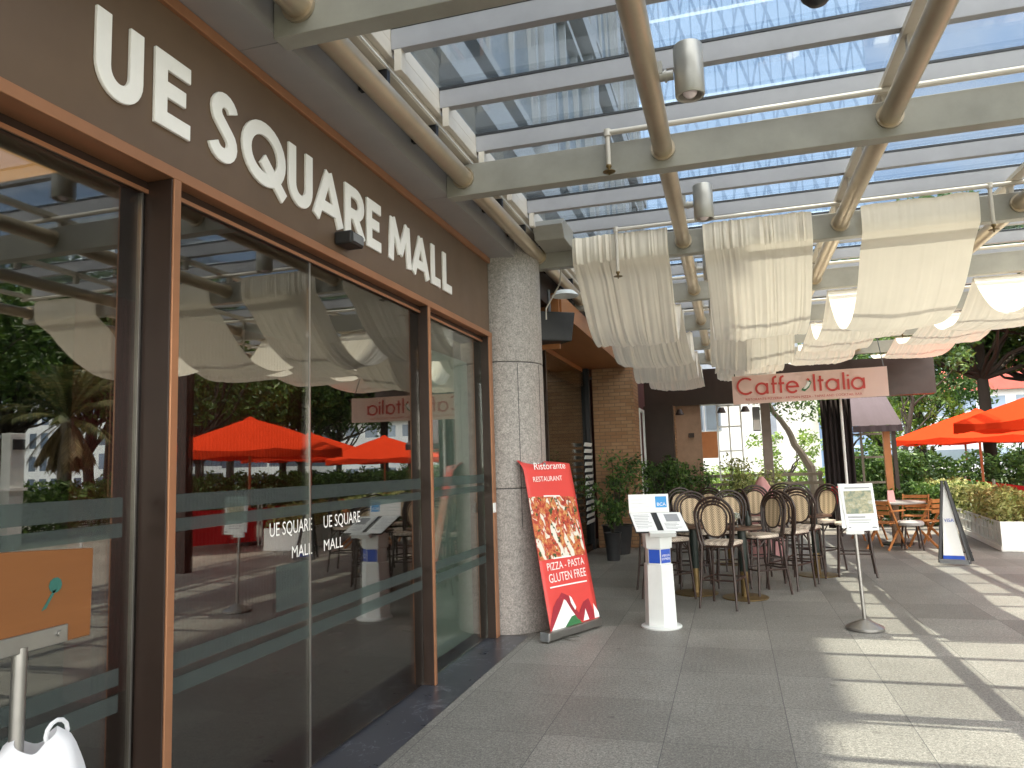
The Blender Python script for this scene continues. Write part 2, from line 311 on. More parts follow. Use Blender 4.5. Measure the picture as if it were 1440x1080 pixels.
# ------------------------------------------------------------------ mesh builder
class MB:
    def __init__(s): s.v = []; s.f = []
    def add(s, vs, fs):
        o = len(s.v); s.v += [tuple(v) for v in vs]; s.f += [tuple(i+o for i in f) for f in fs]; return s
    def box(s, x0, x1, y0, y1, z0, z1):
        return s.add([(x0,y0,z0),(x1,y0,z0),(x1,y1,z0),(x0,y1,z0),(x0,y0,z1),(x1,y0,z1),(x1,y1,z1),(x0,y1,z1)],
                     [(3,2,1,0),(4,5,6,7),(0,1,5,4),(1,2,6,5),(2,3,7,6),(3,0,4,7)])
    def obox(s, c, u, v, w_):
        """box centred at c with half-axes u, v, w_"""
        c, u, v, w_ = map(Vector, (c, u, v, w_))
        if u.cross(v).dot(w_) < 0: u = -u
        p = [c+a*u+b*v+d*w_ for d in (-1, 1) for a, b in ((-1,-1),(1,-1),(1,1),(-1,1))]
        return s.add(p, [(3,2,1,0),(4,5,6,7),(0,1,5,4),(1,2,6,5),(2,3,7,6),(3,0,4,7)])
    def bar(s, p0, p1, wd, th, up=(0,0,1)):
        p0, p1 = Vector(p0), Vector(p1); d = (p1-p0); L = d.length; d.normalize()
        a = d.cross(Vector(up))
        if a.length < 1e-4: a = d.cross(Vector((1,0,0)))
        a.normalize(); b = a.cross(d)
        return s.obox((p0+p1)/2, d*L/2, a*wd/2, b*th/2)
    def tube(s, pts, r, n=10, caps=True, closed=False):
        pts = [Vector(p) for p in pts]; N = len(pts); rs = r if isinstance(r, (list, tuple)) else [r]*N
        o = len(s.v); prev = None
        for i, p in enumerate(pts):
            if closed: t = pts[(i+1) % N]-pts[i-1]
            else: t = pts[min(i+1, N-1)]-pts[max(i-1, 0)]
            t.normalize()
            if prev is None:
                a = t.cross(Vector((0,0,1)))
                if a.length < .1: a = t.cross(Vector((1,0,0)))
            else: a = prev-t*prev.dot(t)
            a.normalize(); prev = a; b = t.cross(a)
            for k in range(n):
                th = 2*pi*k/n; s.v.append(tuple(p+(a*cos(th)+b*sin(th))*rs[i]))
        for i in range(N if closed else N-1):
            j = (i+1) % N
            for k in range(n):
                k2 = (k+1) % n; s.f.append((o+i*n+k, o+i*n+k2, o+j*n+k2, o+j*n+k))
        if caps and not closed:
            s.f.append(tuple(o+k for k in range(n))[::-1]); s.f.append(tuple(o+(N-1)*n+k for k in range(n)))
        return s
    def lathe(s, prof, c=(0,0,0), n=24):
        o = len(s.v)
        for r, z in prof:
            for k in range(n):
                th = 2*pi*k/n; s.v.append((c[0]+r*cos(th), c[1]+r*sin(th), c[2]+z))
        for i in range(len(prof)-1):
            for k in range(n):
                k2 = (k+1) % n; s.f.append((o+i*n+k, o+i*n+k2, o+(i+1)*n+k2, o+(i+1)*n+k))
        if prof[0][0] > 1e-4: s.f.append(tuple(o+k for k in range(n))[::-1])
        if prof[-1][0] > 1e-4: s.f.append(tuple(o+(len(prof)-1)*n+k for k in range(n)))
        return s
    def prism(s, poly, org, u, v, t):
        """2-D outline in the plane org + a*u + b*v, thickened by vector t"""
        org, u, v, t = map(Vector, (org, u, v, t)); n = len(poly)
        a = [org+u*p[0]+v*p[1] for p in poly]; b = [q+t for q in a]
        return s.add(a+b, [tuple(range(n))[::-1], tuple(range(n, 2*n))]+[(i, (i+1) % n, n+(i+1) % n, n+i) for i in range(n)])
    def grid(s, fn, nu, nv):
        o = len(s.v)
        for j in range(nv+1):
            for i in range(nu+1): s.v.append(tuple(fn(i/nu, j/nv)))
        for j in range(nv):
            for i in range(nu):
                a = o+j*(nu+1)+i; s.f.append((a, a+1, a+nu+2, a+nu+1))
        return s
    def ribbon(s, pts, wd, org, u, v, t, closed=False):
        """a stroke of width wd along 2-D points, mitred, thickened by t"""
        P = [Vector((p[0], p[1])) for p in pts]; N = len(P); Lf = []; Rt = []
        for i in range(N):
            if closed: d0 = P[i]-P[i-1]; d1 = P[(i+1) % N]-P[i]
            else:
                d0 = P[i]-P[i-1] if i else P[1]-P[0]; d1 = P[i+1]-P[i] if i < N-1 else P[-1]-P[-2]
            d0.normalize(); d1.normalize(); n0 = Vector((-d0.y, d0.x)); n1 = Vector((-d1.y, d1.x))
            m = n0+n1
            m = m.normalized() if m.length > 1e-5 else n0
            k = min(wd/2/max(.3, m.dot(n0)), wd*1.4)
            Lf.append(P[i]+m*k); Rt.append(P[i]-m*k)
        org, u, v, t = map(Vector, (org, u, v, t)); o = len(s.v)
        w3 = lambda q: org+u*q.x+v*q.y
        for i in range(N):
            a, b = w3(Lf[i]), w3(Rt[i]); s.v += [tuple(a), tuple(b), tuple(b+t), tuple(a+t)]
        for i in range(N if closed else N-1):
            j = (i+1) % N
            for k in range(4):
                k2 = (k+1) % 4; s.f.append((o+4*i+k, o+4*i+k2, o+4*j+k2, o+4*j+k))
        if not closed: s.f += [(o, o+1, o+2, o+3), (o+4*N-1, o+4*N-2, o+4*N-3, o+4*N-4)]
        return s
    def text(s, body, org, u, v, t, width=None, size=1.0, align='LEFT'):
        cu_ = bpy.data.curves.new('lettering', 'FONT'); cu_.body = body; cu_.size = 1; cu_.align_x = align; cu_.extrude = 0; cu_.resolution_u = 3
        ob = bpy.data.objects.new('lettering', cu_); C.objects.link(ob)
        dg = bpy.context.evaluated_depsgraph_get(); me = bpy.data.meshes.new_from_object(ob.evaluated_get(dg))
        org, u, v, t = map(Vector, (org, u, v, t))
        vs = [p.co.copy() for p in me.vertices]; fs = [tuple(p.vertices) for p in me.polygons]
        bpy.data.objects.remove(ob); bpy.data.curves.remove(cu_); bpy.data.meshes.remove(me)
        if not vs: return s
        k = size
        if width:
            x0 = min(p.x for p in vs); x1 = max(p.x for p in vs); k = width/(x1-x0)
        s.add([org+u*(p.x*k)+v*(p.y*size)+t for p in vs], fs); return s
    def build(s, name, mat, parent=None, smooth=False, bevel=0):
        loc = ORG.get(parent, Vector((0,0,0))) if parent else Vector((0,0,0))
        me = bpy.data.meshes.new(name); me.from_pydata([tuple(Vector(p)-loc) for p in s.v], [], s.f); me.update()
        bm = bmesh.new(); bm.from_mesh(me); bmesh.ops.recalc_face_normals(bm, faces=bm.faces); bm.to_mesh(me); bm.free()
        me.materials.append(M[mat] if isinstance(mat, str) else mat)
        o = bpy.data.objects.new(name, me); C.objects.link(o)
        if smooth:
            for p in me.polygons: p.use_smooth = True
            me.set_sharp_from_angle(angle=radians(40))
        if bevel:
            b = o.modifiers.new('bevel', 'BEVEL'); b.width = bevel; b.segments = 2; b.limit_method = 'ANGLE'; b.angle_limit = radians(50)
        if parent: o.parent = parent; ORG[o] = loc
        return o
ORG = {}
def thing(name, loc, label, cat, group=None, rz=0):
    o = bpy.data.objects.new(name, None); C.objects.link(o); o.location = loc; o.rotation_euler = (0,0,rz); o.empty_display_size = .2
    o['label'] = label; o['category'] = cat
    if group: o['group'] = group
    ORG[o] = Vector(loc); return o
def tag(o, label, cat, group=None):
    o['label'] = label; o['category'] = cat
    if group: o['group'] = group
    return o
def structure(o): o['kind'] = 'structure'; return o
def dup(root, loc, rz, label, group=None, scale=None):
    def cp(o, par):
        c = o.copy(); C.objects.link(c)
        if par: c.parent = par
        for ch in o.children: cp(ch, c)
        return c
    r = cp(root, None); r.location = loc; r.rotation_euler = (0,0,rz); r['label'] = label
    if group: r['group'] = group
    if scale: r.scale = (scale,)*3 if not isinstance(scale, tuple) else scale
    return r
def arc(cx, cy, rx, ry, a0, a1, n=12):
    return [(cx+rx*cos(radians(a0+(a1-a0)*i/n)), cy+ry*sin(radians(a0+(a1-a0)*i/n))) for i in range(n+1)]

# ------------------------------------------------------------------ ground
m = MB().add([(-2.0,-9,0),(13.5,-9,0),(13.5,36,0),(-2.0,36,0)], [(0,1,2,3)]); structure(m.build('plaza_paving', 'paving'))
m = MB().add([(-9.5,-9,.004),(-1.93,-9,.004),(-1.93,6.95,.004),(-9.5,6.95,.004)], [(0,1,2,3)]); structure(m.build('slate_paving', 'slate'))
m = MB().add([(-9.5,6.95,-.004),(-1.9,6.95,-.004),(-1.9,36,-.004),(-9.5,36,-.004)], [(0,1,2,3)]); structure(m.build('cafe_floor', 'paving'))
m = MB().add([(-900,-900,-.03),(900,-900,-.03),(900,900,-.03),(-900,900,-.03)], [(0,1,2,3)]); structure(m.build('ground', 'grass'))
m = MB().add([(17,-60,-.02),(26,-60,-.02),(26,120,-.02),(17,120,-.02)], [(0,1,2,3)]); structure(m.build('road', 'asphalt'))
m = MB().box(16.6,17,-60,120,-.03,.1); structure(m.build('road_kerb', 'whitewall'))

# ------------------------------------------------------------------ mall building with its entrance
XF = -2.2; XG = -2.28
mall = thing('mall_building', (-2.2, 3.8, 0), 'mall building with brown signboard over reflective glass doors', 'building')
fas = MB().box(-2.6, -2.22, -6, 6.92, 2.905, 3.61).build('fascia', 'fascia', mall)
MB().box(-2.62, -2.196, -6, 6.93, 3.61, 3.665).build('trim', 'copper', fas, bevel=.004)
MB().box(-2.47, -2.196, -6, 6.93, 2.855, 2.905).build('trim', 'copper', fas, bevel=.004)
# sign letters, each a stroke drawing on the fascia: y0, y1, z0, height
LET = dict(
    U=[[(.14,1),(.14,.36)]+arc(.5,.36,.36,.28,180,360,14)[1:]+[(.86,1)]],
    E=[[(1,.9),(.16,.9),(.16,.1),(1,.1)], [(.16,.52),(.86,.52)]],
    S=[arc(.54,.735,.34,.185,15,232,12)+arc(.46,.27,.38,.19,52,-165,12)],
    A=[[(.07,0),(.5,.93)],[(.5,.93),(.93,0)], [(.24,.26),(.76,.26)]],
    R=[[(.14,0),(.14,1)],[(.15,.89),(.5,.89)]+arc(.5,.67,.34,.22,90,-90,10)[1:]+[(.15,.45)], [(.46,.45),(.92,0)]],
    M=[[(.08,0),(.16,.96)],[(.16,.96),(.5,.24)],[(.5,.24),(.84,.96)],[(.84,.96),(.92,0)]],
    L=[[(.2,1),(.2,.1),(1,.1)]])
def letter(ch, y0, y1, z0=3.065, h=.325, wd=.071):
    mb = MB(); wdt = y1-y0; k = 0
    if ch == 'Q':
        st = [(arc(.5,.5,.41,.41,0,360,28)[:-1], True), ([(.45,.42),(.98,-.06)], False)]
    else: st = [(p, False) for p in LET[ch]]
    for p, cl in st:
        pts = [(y0+q[0]*wdt, z0+q[1]*h) for q in p]
        mb.ribbon(pts, wd, (-2.219, 0, 0), (0,1,0), (0,0,1), (.016+k*.0006, 0, 0), cl); k += 1
    mb.build('letter', 'letter', fas, bevel=.003)
for ch, a, b in [('U',2.125,2.355),('E',2.425,2.635),('S',2.775,2.955),('Q',3.005,3.37),('U',3.405,3.64),('A',3.66,3.985),('R',4.02,4.275),('E',4.315,4.515),('M',4.645,5.01),('A',5.04,5.36),('L',5.41,5.60),('L',5.66,5.86)]:
    letter(ch, a, b)
sof = MB()
for y0, y1 in ((-6,.7),(.705,2.965),(2.97,5.2),(5.205,7.0)): sof.box(-2.6, -1.96, y0, y1, 3.668, 3.72)
sof.build('soffit', 'soffit', mall)
MB().box(-2.2, -1.965, -6, 20, 3.722, 4.12).build('edge_panel', 'soffit', mall)
# door posts: shade on the sides is painted dark, copper marks the lit front
for y0, y1 in ((2.525,2.572),(5.29,5.335),(6.80,6.90)):
    p = MB().box(-2.35, -2.2, y0, y1, .004, 2.853).build('door_post', 'darkframe', mall, bevel=.003)
    MB().box(-2.1995, -2.19, y0+.003, y1-.002, .005, 2.852).build('lit_front', 'copper', p, bevel=.002)
for y0, y1 in ((-6, 2.53),(2.58,5.285),(5.345,6.80)):
    hd = MB().box(-2.47, -2.265 if y0 > 0 else -2.33, y0, y1, 2.80, 2.855).build('door_head', 'darkframe', mall)
    MB().box(-2.264 if y0 > 0 else -2.329, -2.255 if y0 > 0 else -2.32, y0, y1, 2.80, 2.818).build('door_track', 'copper', hd)
def pane(y0, y1, z1=2.80, name='glass_door', dx=0):
    return MB().box(XG-.005+dx, XG+.005+dx, y0, y1, .02, z1).build(name, 'doorglass', mall)
p0 = pane(-6, 2.525, name='glass_pane', dx=-.06); p1 = pane(2.57, 3.715); p2 = pane(3.727, 5.28); p3 = pane(5.35, 6.795, name='glass_pane'); p3.data.materials[0] = M['clearglass']
MB().box(XG-.012, XG+.009, 3.7155, 3.7265, .02, 2.80).build('door_edge', 'chrome', mall)
MB().box(XG-.072, XG-.053, 2.503, 2.511, .02, 2.80).build('door_edge', 'chrome', mall)
for pp, y0, y1 in ((p0,-6,2.44),(p1,2.59,3.71),(p2,3.735,5.275),(p3,5.355,6.79)):
    v = MB(); dx = -.06 if pp is p0 else 0
    for z0, z1 in ((1.445,1.522),(1.365,1.42),(.80,.865),(.70,.765)): v.box(XG+.0055+dx, XG+.0065+dx, y0, y1, z0, z1)
    v.build('frosted_band', 'vinyl', pp)
t = MB().text('UE SQUARE', (XG+.007,3.335,1.275), (0,1,0), (0,0,1), (0,0,0), width=.40, size=.10)
t.build('door_lettering', 'letter', p1); t = MB().text('MALL', (XG+.007,3.535,1.145), (0,1,0), (0,0,1), (0,0,0), width=.2, size=.09); t.build('door_lettering', 'letter', p1)
t = MB().text('UE SQUARE', (XG+.007,3.86,1.275), (0,1,0), (0,0,1), (0,0,0), width=.44, size=.10)
t.build('door_lettering', 'letter', p2); t = MB().text('MALL', (XG+.007,3.86,1.145), (0,1,0), (0,0,1), (0,0,0), width=.22, size=.09); t.build('door_lettering', 'letter', p2)
n_ = MB().box(XG+.0055, XG+.0065, 3.40, 3.70, .89, 1.12).build('door_notice', 'vinyl', p1)
MB().box(XG-.16, XG-.12, 5.50, 6.74, .05, 2.60).build('inner_panel', 'greenpanel', mall)
MB().box(-2.188, -2.178, 6.775, 6.85, 1.16, 1.25).build('card_reader', 'white', mall, bevel=.004)
# interior
MB().box(-9.4, -2.38, -6, 9.5, 3.0, 3.05).build('ceiling', 'ceiling', mall)
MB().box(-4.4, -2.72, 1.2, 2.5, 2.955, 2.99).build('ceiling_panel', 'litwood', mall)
for yy in (3.4, 5.0, 6.4): MB().box(-2.72, -2.60, yy, yy+1.1, 2.96, 2.995).build('fill_strip', mat_emit('added_warm_fill', (1, .82, .62), 2.2), mall)  # unseen glowing strips behind the door head, added to light the interior
MB().box(-4.75, -4.5, 4.45, 9.5, .004, 2.998).build('inner_wall', 'redflute', mall)
MB().box(-9.4, -9.2, -6, 9.5, .004, 2.998).build('inner_wall', 'interior', mall)
MB().box(-4.5, -2.62, 7.2, 7.35, .004, 2.998).build('inner_wall', 'interior', mall)
MB().box(-5.6, -5.2, 1.2, 1.6, .004, 2.998).build('inner_column', 'interior', mall)
ct = MB()
for k in range(24):
    a0 = radians(-60+k*8); ct.tube([(-5.8+1.0*cos(a0), 3.2+1.0*sin(a0), .01), (-5.8+1.0*cos(a0), 3.2+1.0*sin(a0), .95)], .07, 8)
ct.build('reception_counter', 'redflute', mall, True)
# upper storeys
MB().box(-14, -2.02, -7, 20, 4.16, 23).build('upper_wall', 'bldgpanel', mall)
MB().box(-14, -2.62, -7, 7.2, 3.05, 4.155).build('upper_wall', 'bldgpanel', mall)
for fl_ in range(5):
    zb = 5.3+fl_*3.9
    MB().box(-2.02, -1.80, -7, 20, zb-.75, zb-.42).build('cornice', 'bldgpanel', mall)
    for k in range(7):
        yb = -5.6+k*3.65
        wf = MB()
        for (a, b, c_, d) in ((yb-.09,yb,zb,zb+2.5),(yb+2.5,yb+2.59,zb,zb+2.5),(yb-.09,yb+2.59,zb+2.5,zb+2.6),(yb-.09,yb+2.59,zb-.1,zb)): wf.box(-2.02,-1.86,a,b,c_,d)
        for q in (.82,1.66): wf.box(-2.02,-1.9,yb+q,yb+q+.06,zb,zb+2.5)
        f_ = wf.build('window', 'bldgpanel', mall)
        # bay glass leans out at the foot
        MB().add([(-2.0,yb,zb+2.5),(-2.0,yb+2.5,zb+2.5),(-1.93,yb+2.5,zb),(-1.93,yb,zb)], [(0,1,2,3)]).build('pane', 'bldgglass', f_)
for k in range(8):
    y = -6+k*3.65
    MB().box(-2.02,-1.84,y-.40,y+.15,4.6,20.9).build('pier', 'bldgpanel', mall)

# ------------------------------------------------------------------ granite column
CX, CY, CR = -2.235, 7.36, .425
col = thing('granite_column', (CX,CY,0), 'round grey granite column between the mall doors and the cafe', 'column')
mb = MB()
for z0, z1 in ((.0,1.372),(1.38,2.612),(2.62,4.0)): mb.lathe([(CR-.006,z0),(CR,z0+.006),(CR,z1-.006),(CR-.006,z1)], (CX,CY,0), 64)
mb.build('shaft', 'column', col, True)
mb = MB()
for z in (1.376,2.616): mb.lathe([(CR-.008,z-.006),(CR-.008,z+.006)], (CX,CY,0), 48)
mb.build('joint', 'gasket', col)
mb = MB()
for a in (-52, -12, 28):
    mb.obox((CX+CR*cos(radians(a)), CY+CR*sin(radians(a)), 1.8), (.0018*cos(radians(a)),.0018*sin(radians(a)),0), (-.0028*sin(radians(a)),.0028*cos(radians(a)),0), (0,0,.8))
mb.build('joint', 'gasket', col)

# ------------------------------------------------------------------ glass canopy
can = thing('glass_canopy', (1.2, 7, 3.6), 'glass and steel canopy roof on champagne tubes over the walkway', 'canopy')
BY = [-3.8, -1.55, .7, 2.95, 5.2, 7.5, 9.75, 12, 14.25, 16.5]
XR = 4.05
for y in BY:
    mb = MB().box(-1.96 if y < 7 else -1.9, XR+.1, y-.006, y+.006, 3.652, 3.868); mb.box(-1.96 if y < 7 else -1.9, XR+.1, y-.055, y+.055, 3.868, 3.88); mb.box(-1.96 if y < 7 else -1.9, XR+.1, y-.055, y+.055, 3.64, 3.652)
    # the beam reads as a closed box from below
    mb = MB().box(-1.96 if y < 7 else -1.9, XR+.1, y-.055, y+.055, 3.64, 3.88)
    mb.build('beam', 'beam', can, bevel=.004)
for x in (-1.82, -.33, 1.12, 2.6, 4.05):
    mb = MB().tube([(x,-4.2,3.775),(x,17.3,3.775)], .068, 20)
    for y in BY:
        for s in (-1, 1): mb.tube([(x,y+s*.057,3.775),(x,y+s*.075,3.775)], .084, 20)
    mb.build('tube', 'tube', can, True)
PY = [-3.75+.75*k for k in range(28)]
for y in PY:
    p = MB().box(-1.74, XR, y-.03, y+.03, 4.0, 4.125).build('purlin', 'purlin', can, bevel=.003)
    MB().box(-1.74, XR, y-.035, y+.035, 4.125, 4.143).build('gasket', 'gasket', p)
    for x in (-1.70, 1.12, 2.55): MB().box(x-.022, x+.022, y-.028, y+.028, 3.87, 3.999).build('stub', 'cream', p)
    MB().box(-1.955,-1.772,y-.02,y+.02,3.80,3.898).build('bracket', 'gasket', p)
for x in (1.12, 2.55, XR-.05):
    MB().box(x-.045, x+.045, -3.72, 16.5, 3.96, 3.998).build('rafter', 'cream', can)
for y in PY[:-1]:
    for a, b in ((-1.76,1.117),(1.123,2.547),(2.553,XR+.1)):
        MB().box(a, b, y+.005, y+.745, 4.146, 4.158).build('glass_pane', 'roofglass', can)
mb = MB().box(-1.962,-1.78,-4,17,3.90,3.955); mb.box(-1.962,-1.74,-4,17,3.957,4.05); mb.box(-1.93,-1.742,-4,17,4.052,4.14)
mb.build('gutter', 'cream', can, bevel=.004)
MB().box(-1.775,-1.768,-4,17,3.908,3.916).build('gutter_lip', 'white', can)
hb = MB().prism([(0,3.80),(0,4.0),(-.45,4.0),(-.55,3.92),(-.45,3.80)], (-1.74,7.44,0), (0,1,0), (0,0,1), (.30,0,0)); hb.build('haunch', 'beam', can, bevel=.006)
mb = MB()
for y, z in ((10.6,0),): mb.box(4.2,4.38,y-.09,y+.09,0,3.64)
mb.build('post', 'darkframe', can)
mb = MB().box(4.2,4.38,-.09,.09,0,3.64); mb.build('post', 'darkframe', can)
# outer downstand screen of the canopy and end beam over the terrace
eb = MB().box(-3.0, 4.2, 17.4, 17.75, 2.83, 3.64); eb.build('end_beam', 'darkframe', can)

# spotlights on the middle tube
def spot(y, label, i):
    t = thing('spotlight', (-.1,y,3.8), label, 'spotlight', 'spotlights on the middle roof tube')
    h = MB().lathe([(0,-.10),(.064,-.10),(.066,-.148),(.078,-.15),(.082,-.14),(.082,.145),(.076,.153),(0,.155)], (-.1,y,3.79), 28).build('housing', 'spotlight', t, True)
    MB().lathe([(0,-.158),(.022,-.153),(.038,-.138),(.042,-.118),(.042,-.101)], (-.1,y,3.79), 20).build('lens', 'lens', t, True)
    b = MB().tube([(-.27,y,3.785),(-.185,y,3.785)], .028, 12); b.tube([(-.235,y,3.785),(-.222,y,3.785)], .036, 12); b.obox((-.275,y,3.83),(.03,0,0),(0,.03,0),(0,0,.035)); b.build('bracket', 'spotlight', t, True)
for i, (y, l) in enumerate(((4.15,'large cylinder spotlight nearest the camera on the middle tube'),(6.42,'cylinder spotlight just in front of the beam carrying the cream drapes'),(8.7,'cylinder spotlight beside the first cream drape'),(10.95,'cylinder spotlight in the second bay behind the drapes'),(13.2,'cylinder spotlight in the third bay, small and far'))): spot(y, l, i)
t = thing('dome_camera', (.62,2.55,3.6), 'black dome camera under the glass roof at the top edge', 'camera')
t.location = (.478,3.30,3.6); ORG[t] = Vector(t.location)
MB().lathe([(0,-.075),(.04,-.065),(.066,-.035),(.075,0),(.075,.015)], (.478,3.30,3.615), 24).build('dome', 'blackplastic', t, True)
MB().lathe([(.08,.016),(.08,.04),(.06,.06)], (.478,3.30,3.615), 24).build('mount', 'blackplastic', t, True)
MB().tube([(.478,3.30,3.67),(.478,3.30,4.14)], .018, 8).build('stem', 'blackplastic', t, True)

# sprinkler pipes on the beams
def pipe(y, xa, drops, zz, label):
    t = thing('sprinkler_pipe', (xa,y,zz), label, 'pipe', 'sprinkler pipes along the beams')
    MB().tube([(xa,y,zz),(XR,y,zz)], .02, 10).build('pipe', 'cream', t, True)
    for x, z1 in drops:
        d = MB().tube([(x,y,zz),(x,y,z1)], .017, 10); d.tube([(x,y,zz-.025),(x,y,zz+.025)], .026, 10); d.build('drop', 'cream', t, True)
        h = MB().lathe([(.017,0),(.022,-.012),(.010,-.03),(.010,-.045),(.045,-.05),(.045,-.054),(.006,-.058),(.006,-.075)], (x,y,z1), 12); h.build('sprinkler_head', 'brass', t, True)
pipe(5.10, -.71, [(-.71,3.70)], 3.935, 'thin pipe with elbow along the first full beam')
pipe(7.33, -1.0, [(-.98,3.50),(2.34,3.58)], 3.93, 'thin pipe above the front edge of the drapes')
pipe(9.66, -1.0, [(-.72,3.24),(2.5,3.35)], 3.935, 'thin pipe hidden behind the first drape swags')
pipe(11.91, -1.0, [(-.6,3.24),(2.5,3.35)], 3.935, 'thin pipe between the second and third drape swags')

# ------------------------------------------------------------------ cream fabric drapes
def drape(x0, x1, label, folds, sags, seed):
    rnd = random.Random(seed); mb = MB(); ph = [rnd.uniform(0,6.28) for _ in range(12)]
    ys = [7.5,9.75,12,14.25,16.5]
    prof = [(7.375,3.90),(7.37,3.82),(7.372,3.73),(7.385,3.652),(7.40,3.625)]
    bay = [0,0,0,0,0]
    for k in range(4):
        for j in range(1, 23):
            t = j/22; y = ys[k]+(ys[k+1]-ys[k])*t
            z = 3.615-sags[k]*(1-abs(2*t-1)**2.05)
            prof.append((y, z)); bay.append(t if j < 22 else 0)
    nx = 110; X = []
    for j, (y, z) in enumerate(prof):
        t = bay[j]; k = max(0, (j-5)//22)
        for i in range(nx+1):
            s = i/nx; x = x0+(x1-x0)*s
            narrow = (.012 if k == 0 else -.05)*sin(pi*t)
            x = x+(x0+x1-2*x)*narrow+.02*sin(y*1.7+ph[0])
            q = mnoise.noise(Vector((s*9+seed*7, y*.35, .3))); f = folds[min(k,3)]*(mnoise.noise(Vector((s*26+seed*3+q*2, y*.5+s*3, 1.7)))*1.0+mnoise.noise(Vector((s*55+q*4, y*.8+seed, 9.1)))*.7+.25*sin(s*60+ph[1]+6*q))
            am = .012 if j > 4 else .012
            cross = (.05 if k % 2 else .035)*((2*s-1)**2)*sin(pi*t)
            n = mnoise.noise(Vector((x*2.1+seed, y*1.3, 0)))*.045*sin(pi*t)+mnoise.noise(Vector((x*7+seed, y*3.1, 4)))*.012*sin(pi*t)
            top = .02*mnoise.noise(Vector((x*5,seed,1))) if j == 0 else 0
            if j < 5: X.append((x, y-.012-f*am*1.2*(1 if j < 4 else .5), z+top))
            else: X.append((x, y, z+f*am+cross+n))
    fs = [(j*(nx+1)+i, j*(nx+1)+i+1, (j+1)*(nx+1)+i+1, (j+1)*(nx+1)+i) for j in range(len(prof)-1) for i in range(nx)]
    mb.add(X, fs); o = mb.build('fabric_drape', 'fabric', None, True); tag(o, label, 'drape', 'cream fabric drapes under the canopy'); return o
drape(-1.46, -.49, 'pleated cream drape next to the shopfront, shaded and leftmost', [1.5,1.6,1.4,1], [.68,.66,.66,.6], 1)
drape(-.13, .87, 'cream drape hanging in soft pleats above the left half of the cafe sign', [1.2,1.7,1.5,1], [.70,.78,.6,.5], 2)
drape(1.27, 2.24, 'smooth sunlit cream drape above the right half of the cafe sign', [.15,.9,1.2,1], [.70,.46,.30,.25], 3)
drape(2.86, 3.85, 'sunlit cream drape nearest the trees with rafter shadows, rightmost', [.2,.6,1,1], [.66,.46,.30,.25], 4)

# ------------------------------------------------------------------ cafe shopfront on the left
cafe = thing('cafe_shopfront', (-2.4, 12, 0), 'cafe shopfront with wood bulkhead, shop glass and weathered brick pillars', 'shopfront')
MB().box(-2.61, -2.595, 7.75, 13.92, .1, 3.3).build('glass_wall', 'clearglass', cafe)
mb = MB().box(-2.66, -2.56, 7.7, 13.9, .004, .1); mb.build('sill', 'darkframe', cafe)
MB().box(-2.66, -2.52, 13.92, 14.05, .004, 3.38).build('mullion', 'gasket', cafe)
MB().box(-2.66, -2.57, 10.7, 10.76, .1, 3.3).build('mullion', 'darkframe', cafe)
MB().box(-2.75, -1.86, 8.55, 17.3, 3.40, 3.45).build('bulkhead_soffit', 'bulkhead', cafe)
MB().box(-1.86, -1.835, 8.56, 17.3, 3.385, 3.62).build('bulkhead_face', 'bulkhead', cafe)
MB().box(-2.75, -1.86, 8.5, 8.55, 2.95, 3.62).build('bulkhead_end', 'bulkhead', cafe)
MB().box(-2.72, -2.625, 8.56, 13.9, 3.05, 3.395).build('bulkhead_board', 'bulkhead', cafe)
MB().box(-5, -1.96, 7.8, 17.4, 3.46, 4.1).build('upper_band', 'darkframe', cafe)
lv = MB()
for k in range(13): lv.obox((-2.5, 13.5, .55+k*.115), (.012,0,0), (0,.32,0), (.01,0,.032))
lv.build('louvre', 'offwhite', cafe)
br = MB().box(-2.50, -1.72, 14.2, 14.98, .004, 3.398); br.build('brick_pillar', 'brick', cafe)
fr = MB().box(-1.9,-1.72,14.985,15.5,.3,.36); fr.box(-1.74,-1.70,15.0,15.05,.36,2.6); fr.box(-1.74,-1.70,15.75,15.8,.36,2.6); fr.box(-1.74,-1.70,15.0,15.8,2.6,2.66); fr.box(-1.74,-1.70,15.0,15.8,1.45,1.49)
fr.build('window_frame', 'offwhite', cafe)
MB().box(-1.80,-1.78,15.0,15.8,.36,2.6).build('window_pane', 'bldgglass', cafe)
MB().box(-5,-1.85,15.85,17.35,.004,3.39).build('inner_wall', pbr('dark_red_wall', (.07,.018,.013), .7), cafe)
MB().box(-1.85,-1.2,17.0,17.28,.004,2.83).build('inner_wall', 'darkframe', cafe)
MB().box(-5,-4.9,7.5,15.85,.004,3.39).build('inner_wall', 'brick', cafe)
for x0, x1, y0 in ((-1.55,-1.18,17.3),):
    MB().box(x0, x1, y0, y0+.35, .004, 2.83).build('brick_pillar', 'brick', cafe)
MB().box(-1.175,-.62,17.5,17.7,.004,2.83).build('end_wall', 'pinkwall', cafe)
MB().box(-.62,-.28,17.62,17.70,1.62,2.22).build('wall_panel', 'orangepanel', cafe)
MB().box(-.90,-.78,17.47,17.5,2.1,2.2).build('wall_plaque', 'darkframe', cafe)
fr = MB()
for x in (-.275,-.02,.24): fr.box(x,x+.035,17.62,17.66,1.1,2.82)
for z in (1.1,1.75,2.3,2.78): fr.box(-.24,.24,17.625,17.655,z,z+.035)
fr.build('window_frame', 'offwhite', cafe)
for k, x in enumerate((-1.05,-.15,.35)):
    MB().lathe([(.0,.0),(.05,.0),(.10,-.12),(.085,-.12),(.03,-.01)], (x,17.0,2.72), 16).build('pendant_shade', 'darkframe', cafe, True)
for k in range(5):
    tl = MB().tube([(-1.93,9.6+k*1.15,3.60),(-1.93,10.5+k*1.15,3.60)], .02, 8)
    tl.build('light_tube', 'white', cafe, True)

